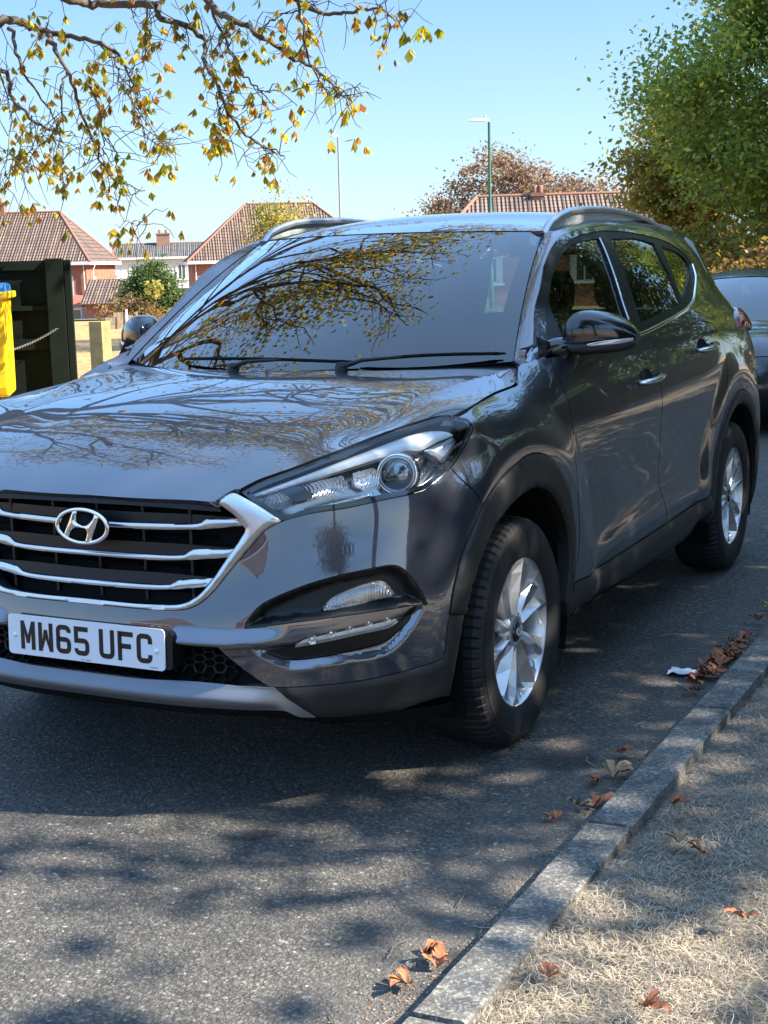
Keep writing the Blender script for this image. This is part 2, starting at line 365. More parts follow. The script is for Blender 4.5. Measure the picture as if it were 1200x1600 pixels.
# ---------- roof a=x b=y
RY=[.78,.9,1.05,1.3,1.6,2.0,2.5,3.0,3.35];RZ=[1.53,1.553,1.583,1.615,1.636,1.643,1.632,1.59,1.545]
_rz=Spline(RY,RZ)
def roof_f(a,b):
    z=_rz(b)-.045*(np.abs(a)/.58)**2.4;return np.stack([a,b,z],1)
ROOF=Surf(roof_f,1)
O={
 'bonnet':[(0,-0.873),(0.1706,-0.8716),(0.3271,-0.8651),(0.3934,-0.8617),(0.4075,-0.8495),(0.4351,-0.8277),(0.4486,-0.8246),(0.4949,-0.7792),(0.5966,-0.7091),(0.6657,-0.6511),(0.7133,-0.523),(0.7695,-0.4022),(0.7956,-0.3551),(0.8379,-0.3473),(0.8149,-0.1565),(0.8054,0.0097),(0.8138,0.1413),(0.8094,0.1895),(0.7932,0.239),(0.7538,0.3375),(0.74,0.35),(0.65,0.275),(0.5,0.2),(0.25,0.125),(0,0.105)],
 'wing':[(1.3411,1.039),(1.5113,1.0549),(1.6469,1.0651),(1.695,1.0726),(1.7828,1.1182),(1.8502,1.1272),(1.9113,1.134),(1.9536,1.126),(1.9676,1.115),(1.95,1.0801),(1.9459,1.0402),(1.9593,0.9785),(1.9575,0.9341),(1.9647,0.8823),(1.962,0.7948),(1.9832,0.6884),(2.0123,0.5679),(1.999,0.4857),(1.9752,0.4394),(1.9486,0.4194),(1.963,0.4714),(1.9712,0.5541),(1.9543,0.6157),(1.9022,0.7069),(1.8096,0.7934),(1.709,0.8504),(1.5959,0.8764),(1.5056,0.8749),(1.3643,0.8479),(1.2599,0.82),(1.1838,0.7839),(1.1658,0.8159),(1.1294,0.8476),(1.0735,0.8987),(1.1097,0.923),(1.1558,0.9649),(1.1975,0.9945),(1.1853,1.0132),(1.1261,1.022)],
 'footB':[(1.695,1.0726),(1.7247,1.0876),(1.7828,1.1182),(1.8502,1.1272),(1.9113,1.134),(1.9536,1.126)],
 'footH':[(0.8094,0.1895),(0.7932,0.239),(0.7538,0.3375)],
 'bumper':[(0,0.5625),(0.176,0.5615),(0.2929,0.5661),(0.3386,0.5785),(0.3816,0.6114),(0.4343,0.6766),(0.4967,0.7525),(0.5235,0.7785),(0.5658,0.7983),(0.6506,0.8164),(0.7435,0.8251),(0.8465,0.839),(0.9618,0.8513),(1.018,0.8717),(1.0616,0.8917),(1.0735,0.8987),(1.1294,0.8476),(1.1658,0.8159),(1.1838,0.7839),(1.1198,0.7257),(1.0689,0.665),(1.0376,0.5852),(1.0279,0.5184),(1.0163,0.4493),(1.0062,0.4015),(0.9795,0.3936),(0.8596,0.3794),(0.7514,0.3712),(0.6066,0.3677),(0.541,0.3688),(0.5256,0.3726),(0.4383,0.4423),(0.4072,0.4602),(0.2855,0.4597),(0,0.4555)],
 'rec1':[(0.481,0.5282),(0.4852,0.5461),(0.523,0.5902),(0.6189,0.6329),(0.7151,0.6578),(0.8374,0.6722),(0.8701,0.6688),(0.898,0.6509),(0.9379,0.6008),(0.9607,0.557),(0.9041,0.5605),(0.7689,0.5569),(0.6241,0.5461),(0.5129,0.5321)],
 'ins2':[(0.5282,0.4613),(0.5971,0.4745),(0.611,0.4847),(0.68,0.5057),(0.7694,0.5135),(0.8808,0.5284),(0.91,0.5529),(0.9289,0.5568),(0.9164,0.5178),(0.8582,0.4738),(0.8133,0.4583),(0.6626,0.4391),(0.6057,0.4349),(0.5734,0.4395)],
 'recess_low':[(0.5092,0.4905),(0.6089,0.4968),(0.6336,0.5079),(0.7696,0.5287),(0.8751,0.5411),(0.9175,0.5552),(0.9607,0.557),(0.9275,0.5004),(0.8655,0.4453),(0.8081,0.4274),(0.7068,0.4205),(0.5976,0.4116),(0.5704,0.418),(0.5031,0.4559),(0.4835,0.4781)],
 'recess_mid':[(0,0.48),(0.2807,0.4849),(0.4156,0.4845),(0.4263,0.461),(0.5254,0.3709),(0.175,0.3757),(0,0.3766)],
 'crease':[(0,0.48),(0.2807,0.4849),(0.4416,0.4855),(0.5209,0.4923),(0.6089,0.4968)],
 'ins1':[(0.5127,0.5353),(0.544,0.576),(0.6203,0.6121),(0.7654,0.6448),(0.8429,0.6506),(0.8699,0.6395),(0.9287,0.5636),(0.904,0.5614),(0.7688,0.5577),(0.6241,0.547)],
 'fog':[(0.6811,0.5681),(0.6866,0.5839),(0.7033,0.6007),(0.7562,0.6213),(0.8271,0.6344),(0.8483,0.6256),(0.8699,0.6001),(0.881,0.5838),(0.8349,0.5812),(0.768,0.5749),(0.6956,0.5673)],
 'drl':[(0.6072,0.4795),(0.6183,0.4948),(0.6368,0.5061),(0.6726,0.5179),(0.7696,0.5287),(0.8365,0.5362),(0.8752,0.5377),(0.8843,0.5347),(0.8736,0.5243),(0.8504,0.5121),(0.7688,0.5033),(0.6705,0.489)],
 'lowgrille':[(0,0.4555),(0.2856,0.4614),(0.4072,0.4602),(0.4385,0.444),(0.5256,0.3726),(0.3509,0.3772),(0.175,0.3757),(0,0.3766)],
 'skid':[(0,0.3766),(0.175,0.3757),(0.3509,0.3772),(0.541,0.3688),(0.5708,0.3374),(0.6389,0.2797),(0.5943,0.2851),(0.5562,0.3056),(0.4259,0.3136),(0.1691,0.3164),(0,0.318)],
 'skidcrease':[(0,0.3421),(0.1722,0.3418),(0.3899,0.3398),(0.5404,0.3332),(0.5859,0.3131)],
 'cladlow':[(1.0062,0.4015),(0.9795,0.3936),(0.8596,0.3794),(0.7514,0.3712),(0.6066,0.3677),(0.541,0.3688),(0.5708,0.3374),(0.6389,0.2797),(0.7535,0.2713),(0.8641,0.2712),(0.9852,0.284),(1.0377,0.2828),(1.0538,0.3673),(1.0746,0.4364),(1.0979,0.5031),(1.0279,0.5184),(1.0163,0.4493)],
 'cladF':[(1.0279,0.5184),(1.0376,0.5852),(1.0689,0.665),(1.1198,0.7257),(1.1838,0.7839),(1.2599,0.82),(1.3643,0.8479),(1.5056,0.8749),(1.5959,0.8764),(1.709,0.8504),(1.8096,0.7934),(1.9022,0.7069),(1.9543,0.6157),(1.9712,0.5541),(1.963,0.4714),(1.9486,0.4194),(1.9419,0.3593),(1.9134,0.3018),(1.8853,0.3614),(1.9049,0.4411),(1.9127,0.5229),(1.8946,0.5884),(1.8281,0.6694),(1.7423,0.7312),(1.6319,0.7695),(1.5186,0.7693),(1.4286,0.7532),(1.3581,0.7352),(1.2805,0.7122),(1.2357,0.6878),(1.1635,0.6299),(1.1196,0.5684),(1.0979,0.5031)],
 'doorF':[(1.9676,1.115),(1.95,1.0801),(1.9459,1.0402),(1.9593,0.9785),(1.9575,0.9341),(1.9647,0.8823),(1.962,0.7948),(1.9832,0.6884),(2.0123,0.5679),(1.999,0.4857),(1.9752,0.4394),(1.9722,0.4039),(2.4231,0.4027),(2.9007,0.4072),(3.0863,0.4099),(3.0071,0.5292),(2.9752,0.6083),(2.9612,0.7214),(2.9337,0.8177),(2.9314,0.9026),(2.9251,0.9872),(2.9585,1.0854),(2.9426,1.1342),(2.8931,1.1655),(2.3395,1.142),(1.9895,1.132),(1.8395,1.128)],
 'doorR':[(3.0863,0.4099),(3.0071,0.5292),(2.9752,0.6083),(2.9612,0.7214),(2.9337,0.8177),(2.9314,0.9026),(2.9251,0.9872),(2.9585,1.0854),(2.9426,1.1342),(2.8931,1.1655),(2.9895,1.17),(3.2895,1.178),(3.5395,1.178),(3.8725,1.1529),(3.9108,1.1317),(3.9503,1.088),(3.9716,1.0226),(3.9668,0.9447),(3.9373,0.8827),(3.9474,0.8117),(3.8342,0.66),(3.7852,0.59),(3.7491,0.5126),(3.7302,0.4469),(3.7295,0.432),(3.5906,0.4228)],
 'sill':[(1.9667,0.4029),(2.4253,0.4),(3.0888,0.4069),(3.592,0.4199),(3.7195,0.43),(3.7295,0.36),(3.5769,0.3396),(3.466,0.3034),(3.318,0.2898),(2.6205,0.292),(2.037,0.3212),(1.9124,0.3042),(1.9419,0.3593)],
 'dlo':[(0.4374,1.1425),(0.5451,1.2143),(0.6932,1.3239),(0.85,1.4286),(0.9659,1.4788),(1.1161,1.5128),(1.2647,1.5298),(1.4948,1.5435),(1.7708,1.5408),(2.1136,1.5223),(2.3415,1.4987),(2.5445,1.4479),(2.5912,1.4046),(2.5306,1.3539),(2.3858,1.3006),(2.2424,1.2579),(2.0608,1.2293),(1.7633,1.1998),(1.3071,1.1633)],
 'glassF':[(0.6044,1.1693),(0.6472,1.2301),(0.6913,1.3026),(0.7344,1.344),(0.8143,1.3963),(0.9687,1.4608),(1.1176,1.4944),(1.2616,1.5085),(1.3827,1.5136),(1.3644,1.4655),(1.3271,1.3753),(1.2584,1.2126)],
 'glassR':[(1.5178,1.5128),(1.8477,1.5155),(2.0767,1.4952),(2.053,1.4285),(2.0596,1.3619),(2.0282,1.2489),(1.3971,1.2015)],
 'glassQ':[(2.1711,1.4846),(2.3978,1.4624),(2.5033,1.4338),(2.5293,1.4052),(2.4172,1.3558),(2.214,1.2995),(2.0841,1.2683)],
 'lamp':[(0.4535,0.8718),(0.5179,0.9013),(0.6624,0.9411),(0.7555,0.9672),(0.8591,0.996),(0.9854,1.0177),(1.0683,1.0266),(1.1261,1.022),(1.1853,1.0132),(1.1975,0.9945),(1.1558,0.9649),(1.1097,0.923),(1.0616,0.8917),(1.018,0.8717),(0.9618,0.8513),(0.8465,0.839),(0.7435,0.8251),(0.6506,0.8164),(0.5661,0.8007)],
 'chrome_in':[(0,0.5741),(0.1748,0.5729),(0.2915,0.579),(0.328,0.5925),(0.3558,0.6134),(0.3961,0.6639),(0.4356,0.7239),(0.4652,0.767),(0.4687,0.7801),(0.4427,0.8126),(0.3982,0.8428)],
 'chrome_out':[(0,0.5625),(0.176,0.5615),(0.2929,0.5661),(0.3386,0.5785),(0.3816,0.6114),(0.4343,0.6766),(0.4967,0.7525),(0.5235,0.7785),(0.5642,0.7999),(0.4979,0.8417),(0.4395,0.8686),(0.4184,0.8653),(0.397,0.8524)],
 'eyebrow':[(0.4722,0.8672),(0.572,0.8981),(0.6892,0.9331),(0.7905,0.964),(0.8599,0.9836),(0.9396,1.0007),(0.9996,1.0073),(1.0485,1.0059),(1.0854,0.9989),(1.103,0.9884),(1.0416,0.9773),(0.9808,0.9586),(0.937,0.9635),(0.8608,0.9522),(0.7923,0.937),(0.6899,0.9117),(0.5724,0.8825),(0.4799,0.8609)],
 'bowl1':[(0.4888,0.8609),(0.5723,0.8809),(0.6318,0.8928),(0.6897,0.9071),(0.7592,0.9223),(0.7747,0.8835),(0.7511,0.8623),(0.6805,0.8495),(0.6054,0.8387),(0.5495,0.8268),(0.5188,0.8384)],
 'bowl2':[(0.7855,0.9222),(0.8428,0.9335),(0.8584,0.9121),(0.8547,0.8854),(0.8093,0.8664),(0.7876,0.8826)],
 'lowstrip':[(0.6217,0.827),(0.7304,0.8423),(0.8162,0.8594),(0.8301,0.8616),(0.8216,0.8525),(0.7796,0.8408),(0.7111,0.8302),(0.6294,0.8187)],
 'corner':[(0.9931,0.9561),(1.0411,0.9679),(1.0958,0.981),(1.1115,0.9686),(1.097,0.9423),(1.0599,0.9148),(1.0502,0.919)],
 'proj':[(0.9102,0.9078)],
 'dark1':[(0.5568,0.8779),(0.6081,0.89),(0.6692,0.8646),(0.6564,0.8553),(0.6107,0.8483)],
 'indic':[(0,0)],
 'bar1':[(0.0813,0.7802),(0.1669,0.7812),(0.3299,0.7869),(0.3555,0.8011),(0.4426,0.8044),(0.4623,0.7866),(0.3296,0.7719),(0.1664,0.7659),(0.0807,0.7648)],
 'bar2':[(0,0.7001),(0.166,0.7),(0.2802,0.703),(0.3142,0.7196),(0.4373,0.7256),(0.4156,0.7037),(0.2842,0.6916),(0.1663,0.6866),(0,0.6865)],
 'bar3':[(0,0.624),(0.1699,0.6235),(0.2448,0.6267),(0.2748,0.6399),(0.3752,0.65),(0.3547,0.6279),(0.2496,0.6155),(0.1709,0.612),(0,0.6098)],
 'emblem':[(-0.0003,0.7725)],
 'cladR':[(3.72222,0.293781),(3.72222,0.396219),(3.74352,0.496418),(3.78519,0.59),(3.8454,0.672874),(3.92153,0.741418),(4.01025,0.792637),(4.10768,0.824292),(4.20956,0.835),(4.31144,0.824292),(4.40887,0.792637),(4.49759,0.741418),(4.57394,0.672874),(4.63455,0.59),(4.67649,0.496418),(4.69793,0.396219),(4.69793,0.293781),(4.67649,0.193582),(4.6225,0.242183),(4.63494,0.330168),(4.6287,0.4188),(4.60405,0.504208),(4.56207,0.582657),(4.5048,0.650719),(4.43479,0.70542),(4.35492,0.744369),(4.26871,0.765864),(4.17991,0.768965),(4.09241,0.753536),(4.01002,0.720253),(3.93636,0.670569),(3.87464,0.606656),(3.82755,0.531308),(3.79716,0.447817),(3.7848,0.359832)],
 'quarter':[(3.9474,0.8117),(3.9383,0.8687),(3.9373,0.8827),(3.9668,0.9447),(3.9716,1.0226),(3.9503,1.088),(3.9108,1.1317),(3.8725,1.1529),(3.61954,1.178),(4.13955,1.178),(4.7409,1.178),(5.2,1.178),(5.77779,1.178),(5.77779,0.9),(5.77779,0.36),(5,0.36),(4.70033,0.362101),(4.68985,0.446877),(4.66472,0.528557),(4.62568,0.60466),(4.57394,0.672874),(4.51125,0.731125),(4.43961,0.777644),(4.36098,0.811018),(4.27775,0.830231),(4.19246,0.834702),(4.10768,0.824292),(4.02599,0.79932),(3.94989,0.760544),(3.88167,0.709141)],
 'bumperR':[(4.69057,0.355),(5.77779,0.355),(5.77779,0.22),(5,0.23),(4.66037,0.27)],
 'taillamp':[(4.4645,1.1943),(4.7622,1.1666),(4.6929,1.1397),(4.6363,1.105),(4.4432,1.0489),(4.36,1.0831),(4.3473,1.1278),(4.3807,1.1648)],
}
# ------------------------------------------------------------------ panel tools
def smooth_poly(p,closed=True,step=.02,sharp=38,scale=(1,1)):
    """Catmull-Rom through the points, sharp corners kept"""
    p=np.asarray(p,float);n=len(p);out=[]
    def corner(i):
        if not closed and i in(0,n-1): return True
        a=p[i]-p[i-1];b=p[(i+1)%n]-p[i]
        c=np.dot(a,b)/(np.linalg.norm(a)*np.linalg.norm(b)+1e-12);return math.degrees(math.acos(max(-1,min(1,c))))>sharp
    C=[corner(i) for i in range(n)]
    for i in range(n if closed else n-1):
        j=(i+1)%n;p1,p2=p[i],p[j];L=np.linalg.norm(p2-p1)
        m1=(p2-p[i-1])/2 if not C[i] else (p2-p1)
        m2=(p[(j+1)%n]-p1)/2 if not C[j] else (p2-p1)
        if not C[i]: m1=m1*min(1,L/(np.linalg.norm(m1)+1e-9))
        if not C[j]: m2=m2*min(1,L/(np.linalg.norm(m2)+1e-9))
        k=max(1,int(math.ceil(L/step)))
        for q in range(k):
            t=q/k;out.append(p1*(2*t**3-3*t*t+1)+m1*(t**3-2*t*t+t)+p2*(-2*t**3+3*t*t)+m2*(t**3-t*t))
    if not closed: out.append(p[-1])
    return np.array(out)
def symm(half): # half starts and ends on a=0 (or not)
    h=np.asarray(half,float);m=h[::-1].copy();m[:,0]*=-1
    if abs(h[-1,0])<1e-6: m=m[1:]
    if abs(h[0,0])<1e-6: m=m[:-1]
    return np.vstack([h,m])
def inset(S,p,g):
    """move polygon p (params) inward by g metres on surface"""
    a,b=p[:,0],p[:,1];u,v=S.jac(a,b)
    P=S(a,b);T=np.roll(P,-1,0)-np.roll(P,1,0);n=np.cross(u,v)
    area=.5*np.sum(a*np.roll(b,-1)-b*np.roll(a,-1))
    d=np.cross(n,T);d/=np.maximum(np.linalg.norm(d,axis=1),1e-9)[:,None]
    if area<0: d=-d
    # solve d*g = u*da+v*db
    uu=(u*u).sum(1);vv=(v*v).sum(1);uv=(u*v).sum(1);du=(d*u).sum(1)*g;dv=(d*v).sum(1)*g
    det=uu*vv-uv*uv;det=np.where(abs(det)<1e-9,1e-9,det)
    q=p.copy();q[:,0]+=(du*vv-dv*uv)/det;q[:,1]+=(dv*uu-du*uv)/det;return q
def tri(loops,step,extra=None):
    pts=[];edges=[];n0=0
    for L in loops:
        n=len(L);pts+= [tuple(x) for x in L];edges+=[(n0+i,n0+(i+1)%n) for i in range(n)];n0+=n
    lo=loops[0].min(0);hi=loops[0].max(0)
    gx=np.arange(lo[0]+step/2,hi[0],step);gy=np.arange(lo[1]+step*.5,hi[1],step*.87)
    X,Y=np.meshgrid(gx,gy,indexing='ij');X=X.copy();X[:,1::2]+=step/2;X=X.ravel();Y=Y.ravel()
    ins=pip(X,Y,loops[0])
    for h in loops[1:]: ins&=~pip(X,Y,h)
    X=X[ins];Y=Y[ins]
    if len(X):
        d=np.full(len(X),9.)
        for L in loops:
            for c in range(0,len(X),4000):
                d[c:c+4000]=np.minimum(d[c:c+4000],pdist(X[c:c+4000],Y[c:c+4000],L,True)[0])
        k=d>step*.42
        if extra is not None:
            E=np.asarray(extra);ok=pip(E[:,0],E[:,1],loops[0])
            for h in loops[1:]: ok&=~pip(E[:,0],E[:,1],h)
            E=E[ok]
            for L in loops: E=E[pdist(E[:,0],E[:,1],L,True)[0]>step*.25] if len(E) else E
            if len(E):
                de=np.full(len(X),9.)
                for c in range(0,len(X),2000): de[c:c+2000]=np.sqrt(((X[c:c+2000,None]-E[:,0])**2+(Y[c:c+2000,None]-E[:,1])**2).min(1))
                k&=de>step*.55;pts+=[tuple(e) for e in E]
        pts+=list(zip(X[k],Y[k]))
    r=delaunay_2d_cdt([Vector((float(a),float(b))) for a,b in pts],edges,[],0,1e-7)
    v=np.array([tuple(x) for x in r[0]]);F=np.array([f for f in r[2] if len(f)==3])
    c=v[F].mean(1);ins=pip(c[:,0],c[:,1],loops[0])
    for h in loops[1:]: ins&=~pip(c[:,0],c[:,1],h)
    return v,F[ins]
def panel_mesh(name,S,outline,holes=(),step=.02,off=0,gap=0,fold=.01,crown=None,mirror=False,sharp=38,pre=False,bstep=None,flatn=False,inner=None,extra=None):
    bs=bstep or step
    loops=[np.asarray(outline,float) if pre else smooth_poly(outline,True,bs,sharp)]
    for h in holes: loops.append(np.asarray(h,float) if pre else smooth_poly(h,True,bs,sharp))
    if gap:
        loops=[inset(S,L,gap if i==0 else -gap) for i,L in enumerate(loops)]
    v,F=tri(loops,step,extra)
    P=S(v[:,0],v[:,1]);N=S.nrm(v[:,0],v[:,1])
    o=np.full(len(P),float(off))
    if crown:
        h,r=crown;Lp=[np.vstack([S(L[:,0],L[:,1])]) for L in loops];d=np.full(len(P),9.)
        for L in Lp:
            for c in range(0,len(P),1000):
                seg=L;q=np.roll(L,-1,0);dd=q-seg;LL=np.maximum((dd**2).sum(1),1e-12)
                s=np.clip(((P[c:c+1000,None]-seg)*dd).sum(2)/LL,0,1);cc=seg+s[...,None]*dd
                d[c:c+1000]=np.minimum(d[c:c+1000],np.sqrt(((P[c:c+1000,None]-cc)**2).sum(2)).min(1))
        x=np.clip(d/r,0,1);o+=h*np.sqrt(np.maximum(1-(1-x)**2,0))
    P=P+N*o[:,None]
    # consistent orientation
    a,b,c=P[F[:,0]],P[F[:,1]],P[F[:,2]];fn=np.cross(b-a,c-a)
    flip=(fn*N[F[:,0]]).sum(1)<0;F[flip]=F[flip][:,::-1]
    V=[P];NN=[N];Fs=[tuple(f) for f in F];base=len(P)
    if fold:
        for li,L in enumerate(loops):
            LP=S(L[:,0],L[:,1]);LN=S.nrm(L[:,0],L[:,1]);LP=LP+LN*off
            T=np.roll(LP,-1,0)-np.roll(LP,1,0);out=np.cross(T,LN)
            out/=np.maximum(np.linalg.norm(out,axis=1),1e-9)[:,None]
            area=.5*np.sum(L[:,0]*np.roll(L[:,1],-1)-L[:,1]*np.roll(L[:,0],-1))
            if (area<0)!=(li>0): out=-out
            if S.sign<0: out=out
            n=len(L)
            c1=LP.mean(0)
            V+= [LP,LP-LN*fold-out*fold*.12*(1 if li==0 else -1)*0];NN+=[out,out]
            for i in range(n):
                j=(i+1)%n;f=(base+i,base+j,base+n+j,base+n+i)
                a_,b_,c_=LP[i],LP[j],LP[i]-LN[i]*fold
                if np.dot(np.cross(b_-a_,c_-a_),out[i])<0:f=f[::-1]
                Fs.append(f)
            base+=2*n
    V=np.vstack(V);NN=np.vstack(NN)
    if mirror:
        V[:,0]*=-1;NN[:,0]*=-1;Fs=[f[::-1] for f in Fs]
    return mkmesh(name,V,Fs,True,None if (crown or flatn) else NN)
def panel(name,S,outline,mat,parent,**k):
    both=k.pop('both',False);lab=k.pop('label',None)
    o=obj(name,panel_mesh(name,S,outline,**k),mat,parent)
    if lab:o['label']=lab
    if both:
        k['mirror']=True;o2=obj(name,panel_mesh(name,S,outline,**k),mat,parent)
        return o,o2
    return o
def ribbon(S,line,wid,off,mat,name,parent,h=.004,mirror=False,n=7,step=.02):
    """rounded strip laid along a line on a surface"""
    L=smooth_poly(line,False,step,50);P=S(L[:,0],L[:,1]);N=S.nrm(L[:,0],L[:,1])
    T=np.gradient(P,axis=0);T/=np.linalg.norm(T,axis=1)[:,None];B=np.cross(N,T)
    V=[];F=[]
    for i in range(len(P)):
        for k in range(n):
            a=math.pi*k/(n-1);V.append(P[i]+B[i]*math.cos(a)*wid/2+N[i]*(off+h*math.sin(a)))
    for i in range(len(P)-1):
        for k in range(n-1):F.append((i*n+k,(i+1)*n+k,(i+1)*n+k+1,i*n+k+1))
    V=np.array(V)
    if mirror:V[:,0]*=-1;F=[f[::-1] for f in F]
    return obj(name,mkmesh(name,V,F,True),mat,parent)
# ------------------------------------------------------------------ the grey car
for _k in('rec1','recess_low'): O[_k]=[tuple(q) for q in smooth_poly(O[_k],True,.016,34)]
FEAT[:]=[('ridge',O['crease'],.016,.040),('rec',O['rec1'],.034,.026),('rec',O['recess_low'],.018,.026),('rec',symm(O['recess_mid']),.040,.028)]
def crease_pts():
    out=[]
    L=smooth_poly(O['crease'],False,.006,60);out+=[L,L*[-1,1]]
    for k in('rec1','recess_low'):
        L=smooth_poly(O[k],True,.005,50);a=inset(Surf(band_raw,1),L,.0255);b=inset(Surf(band_raw,1),L,.013)
        for q in(L,a,b): out+=[q,q*[-1,1]]
    L=smooth_poly(symm(O['recess_mid']),True,.007,50);out+=[L,inset(Surf(band_raw,1),L,.024)]
    return np.vstack(out)
CREASE=crease_pts()
# softer base surface (no recesses) for lenses and trim
BASE=Surf(band_raw_m:=lambda t,v:(lambda P:(P.__setitem__((slice(None),0),np.where(t<0,-P[:,0],P[:,0])),P)[1])(band_raw(t,v)),1)
M['drlwhite']=pm('drl_white',(.92,.94,.96),.4,.0,.3)
def build_car():
    car=thing('parked_car','dark metallic grey family crossover parked facing the camera beside the kerb, white front number plate','car')
    P_=M['paint'];C_=M['clad']
    # bonnet
    panel('bonnet',HOOD,symm(O['bonnet']),P_,car,step=.016,gap=.0028,fold=.03)
    for mi in(False,True):
        panel('front_wing',BAND,O['wing'],P_,car,step=.016,gap=.0028,fold=.03,mirror=mi)
        panel('front_door',BAND,O['doorF'],P_,car,step=.02,gap=.0028,fold=.02,mirror=mi)
        panel('rear_door',BAND,O['doorR'],P_,car,step=.02,gap=.0028,fold=.02,mirror=mi)
        panel('sill_moulding',BAND,O['sill'],C_,car,step=.02,gap=.001,fold=.02,off=.006,crown=(.010,.03),mirror=mi)
        panel('wheel_arch_trim',BAND,O['cladF'],C_,car,step=.012,gap=.0015,fold=.04,off=.004,crown=(.008,.012),mirror=mi)
        panel('bumper_corner_trim',BAND,O['cladlow'],C_,car,step=.014,gap=.0015,fold=.04,off=.0,crown=(.006,.01),mirror=mi)
    bump=panel('front_bumper',BAND,symm(O['bumper']),P_,car,holes=[O['rec1'],[(-a,b) for a,b in O['rec1']],O['ins2'],[(-a,b) for a,b in O['ins2']]],step=.0075,gap=.0015,fold=.02,extra=CREASE)
    # fog recesses and lower inserts
    for mi in(False,True):
        panel('fog_surround',BAND,O['rec1'],M['ins'],car,step=.009,fold=.0,off=-.001,mirror=mi,extra=CREASE,pre=True)
        panel('lower_insert',BAND,O['ins2'],M['ins'],car,step=.008,gap=.001,fold=.01,off=-.003,mirror=mi)
        fl=panel('fog_lamp',BAND,O['fog'],M['flute'],car,step=.006,off=.002,crown=(.010,.03),fold=.0,mirror=mi)
        panel('lens',BAND,O['fog'],M['lens'],fl,step=.01,off=.016,fold=.02,mirror=mi)
        dr=panel('daytime_lamp',BASE,O['drl'],M['drlwhite'],car,step=.005,off=-.012,crown=(.006,.01),fold=.025,mirror=mi)
        cells=MB();ts=np.linspace(.16,.86,5);poly=np.array(O['drl'])
        a0=np.array(O['drl'][0]);a1=np.array(O['drl'][7]);
        for q in ts:
            c=a0+(a1-a0)*q+np.array([0,.012*math.sin(math.pi*q)+.003]);p=BASE(c[0],c[1])[0];n=BASE.nrm(c[0],c[1])[0];p=p-n*.010
            ez=Vector((0,0,1));nn=Vector(n);u=nn.cross(ez).normalized();v=u.cross(nn)
            r0=.0135*(1-.25*q);ring=[]
            prof=[(r0,.004),(r0*.85,.009),(r0*.8,.003),(r0*.45,.004),(r0*.3,.010),(0.0005,.011)]
            V=[];k=len(prof);ns=18
            for i in range(ns):
                a=2*math.pi*i/ns
                for r,hh in prof: V.append(Vector(p)+(u*math.cos(a)+v*math.sin(a))*r+nn*hh)
            F=[(i*k+j,((i+1)%ns)*k+j,((i+1)%ns)*k+j+1,i*k+j+1) for i in range(ns) for j in range(k-1)]
            if mi: V=[Vector((-w_.x,w_.y,w_.z)) for w_ in V]
            cells.add(V,F,True)
        cells.build('light_cell',M['chrome'],dr)
        panel('lens',BASE,O['drl'],M['lens'],dr,step=.01,off=.003,fold=.02,mirror=mi)
    # lower grille : backing + honeycomb
    g=panel('lower_grille',BAND,symm(O['lowgrille']),M['black'],car,step=.02,off=-.03,fold=0)
    hc=MB();cz=.3
    w=.040;hgt=.0125
    for r in range(-1,7):
        for c in range(0,15):
            t=c*w*.75*1.0;v=.377+r*hgt*2*.8+(hgt*.8 if c%2 else 0)
            if not pip(np.array([t]),np.array([v]),np.array(symm(O['lowgrille'])))[0]: continue
            for s in((1,-1) if t>1e-6 else (1,)):
                ring=[(t*s+w/2*math.cos(a),v+hgt*.92*math.sin(a)) for a in [math.pi/3*i for i in range(6)]]
                A=np.array(ring);Po=BAND(A[:,0],A[:,1]);Nn=BAND.nrm(A[:,0],A[:,1]);ctr=A.mean(0);A2=ctr+(A-ctr)*.84;Pi=BAND(A2[:,0],A2[:,1])
                Po=Po-Nn*.008;Pi=Pi-Nn*.008
                V=[tuple(x) for x in Po]+[tuple(x) for x in Pi]+[tuple(x-y*.012) for x,y in zip(Pi,Nn)]
                hc.add(V,[(i,(i+1)%6,6+(i+1)%6,6+i) for i in range(6)]+[(6+i,6+(i+1)%6,12+(i+1)%6,12+i) for i in range(6)])
    hc.build('honeycomb',M['ins'],g)
    # skid plate
    sk=O['skid']
    FEAT.append(('ridge',O['skidcrease'],.02,.035))
    panel('skid_plate',BAND,symm(sk),M['skid'],car,step=.008,off=.004,fold=.03)
    FEAT.pop()
    ul=MB();
    ts=np.linspace(-1.05,1.05,60);top=BAND(ts,np.full(60,.32));
    V=[];
    for i,t in enumerate(ts):
        z=np.interp(abs(t),[0,.5,.7,.85,1.05],[.322,.318,.285,.27,.26])
        p=BAND(t,z)[0];V+= [tuple(p*[1,1,1]+np.array([0,.006,0])),(p[0]*.97,p[1]+.05,z-.045),(p[0]*.9,p[1]+.5,z-.06)]
    ul.add(V,[(i*3+k,i*3+3+k,i*3+4+k,i*3+1+k) for i in range(59) for k in(0,1)],True)
    ul.build('undertray',M['black'],car)
    # grille
    gr=panel('grille_backing',BAND,symm(O['chrome_in']),M['black'],car,step=.03,off=-.07,fold=0)
    top=O['chrome_out'];ring_o=smooth_poly(O['chrome_out'],False,.012,30)
    full_out=symm(np.vstack([O['chrome_out'],[(O['chrome_in'][-1][0],O['chrome_in'][-1][1])],O['chrome_in'][::-1]])) if 0 else None
    # chrome frame: right arm, left arm and bottom make one U shape
    ri=smooth_poly(O['chrome_in'],False,.010,34);ro=smooth_poly(O['chrome_out'],False,.010,34)
    U_=np.vstack([ro,ri[::-1]]);Um=U_.copy();half=np.vstack([ro,ri[::-1]])
    fullU=np.vstack([ro,ri[::-1],(ri*[-1,1])[1:],(ro*[-1,1])[::-1][:-1]])
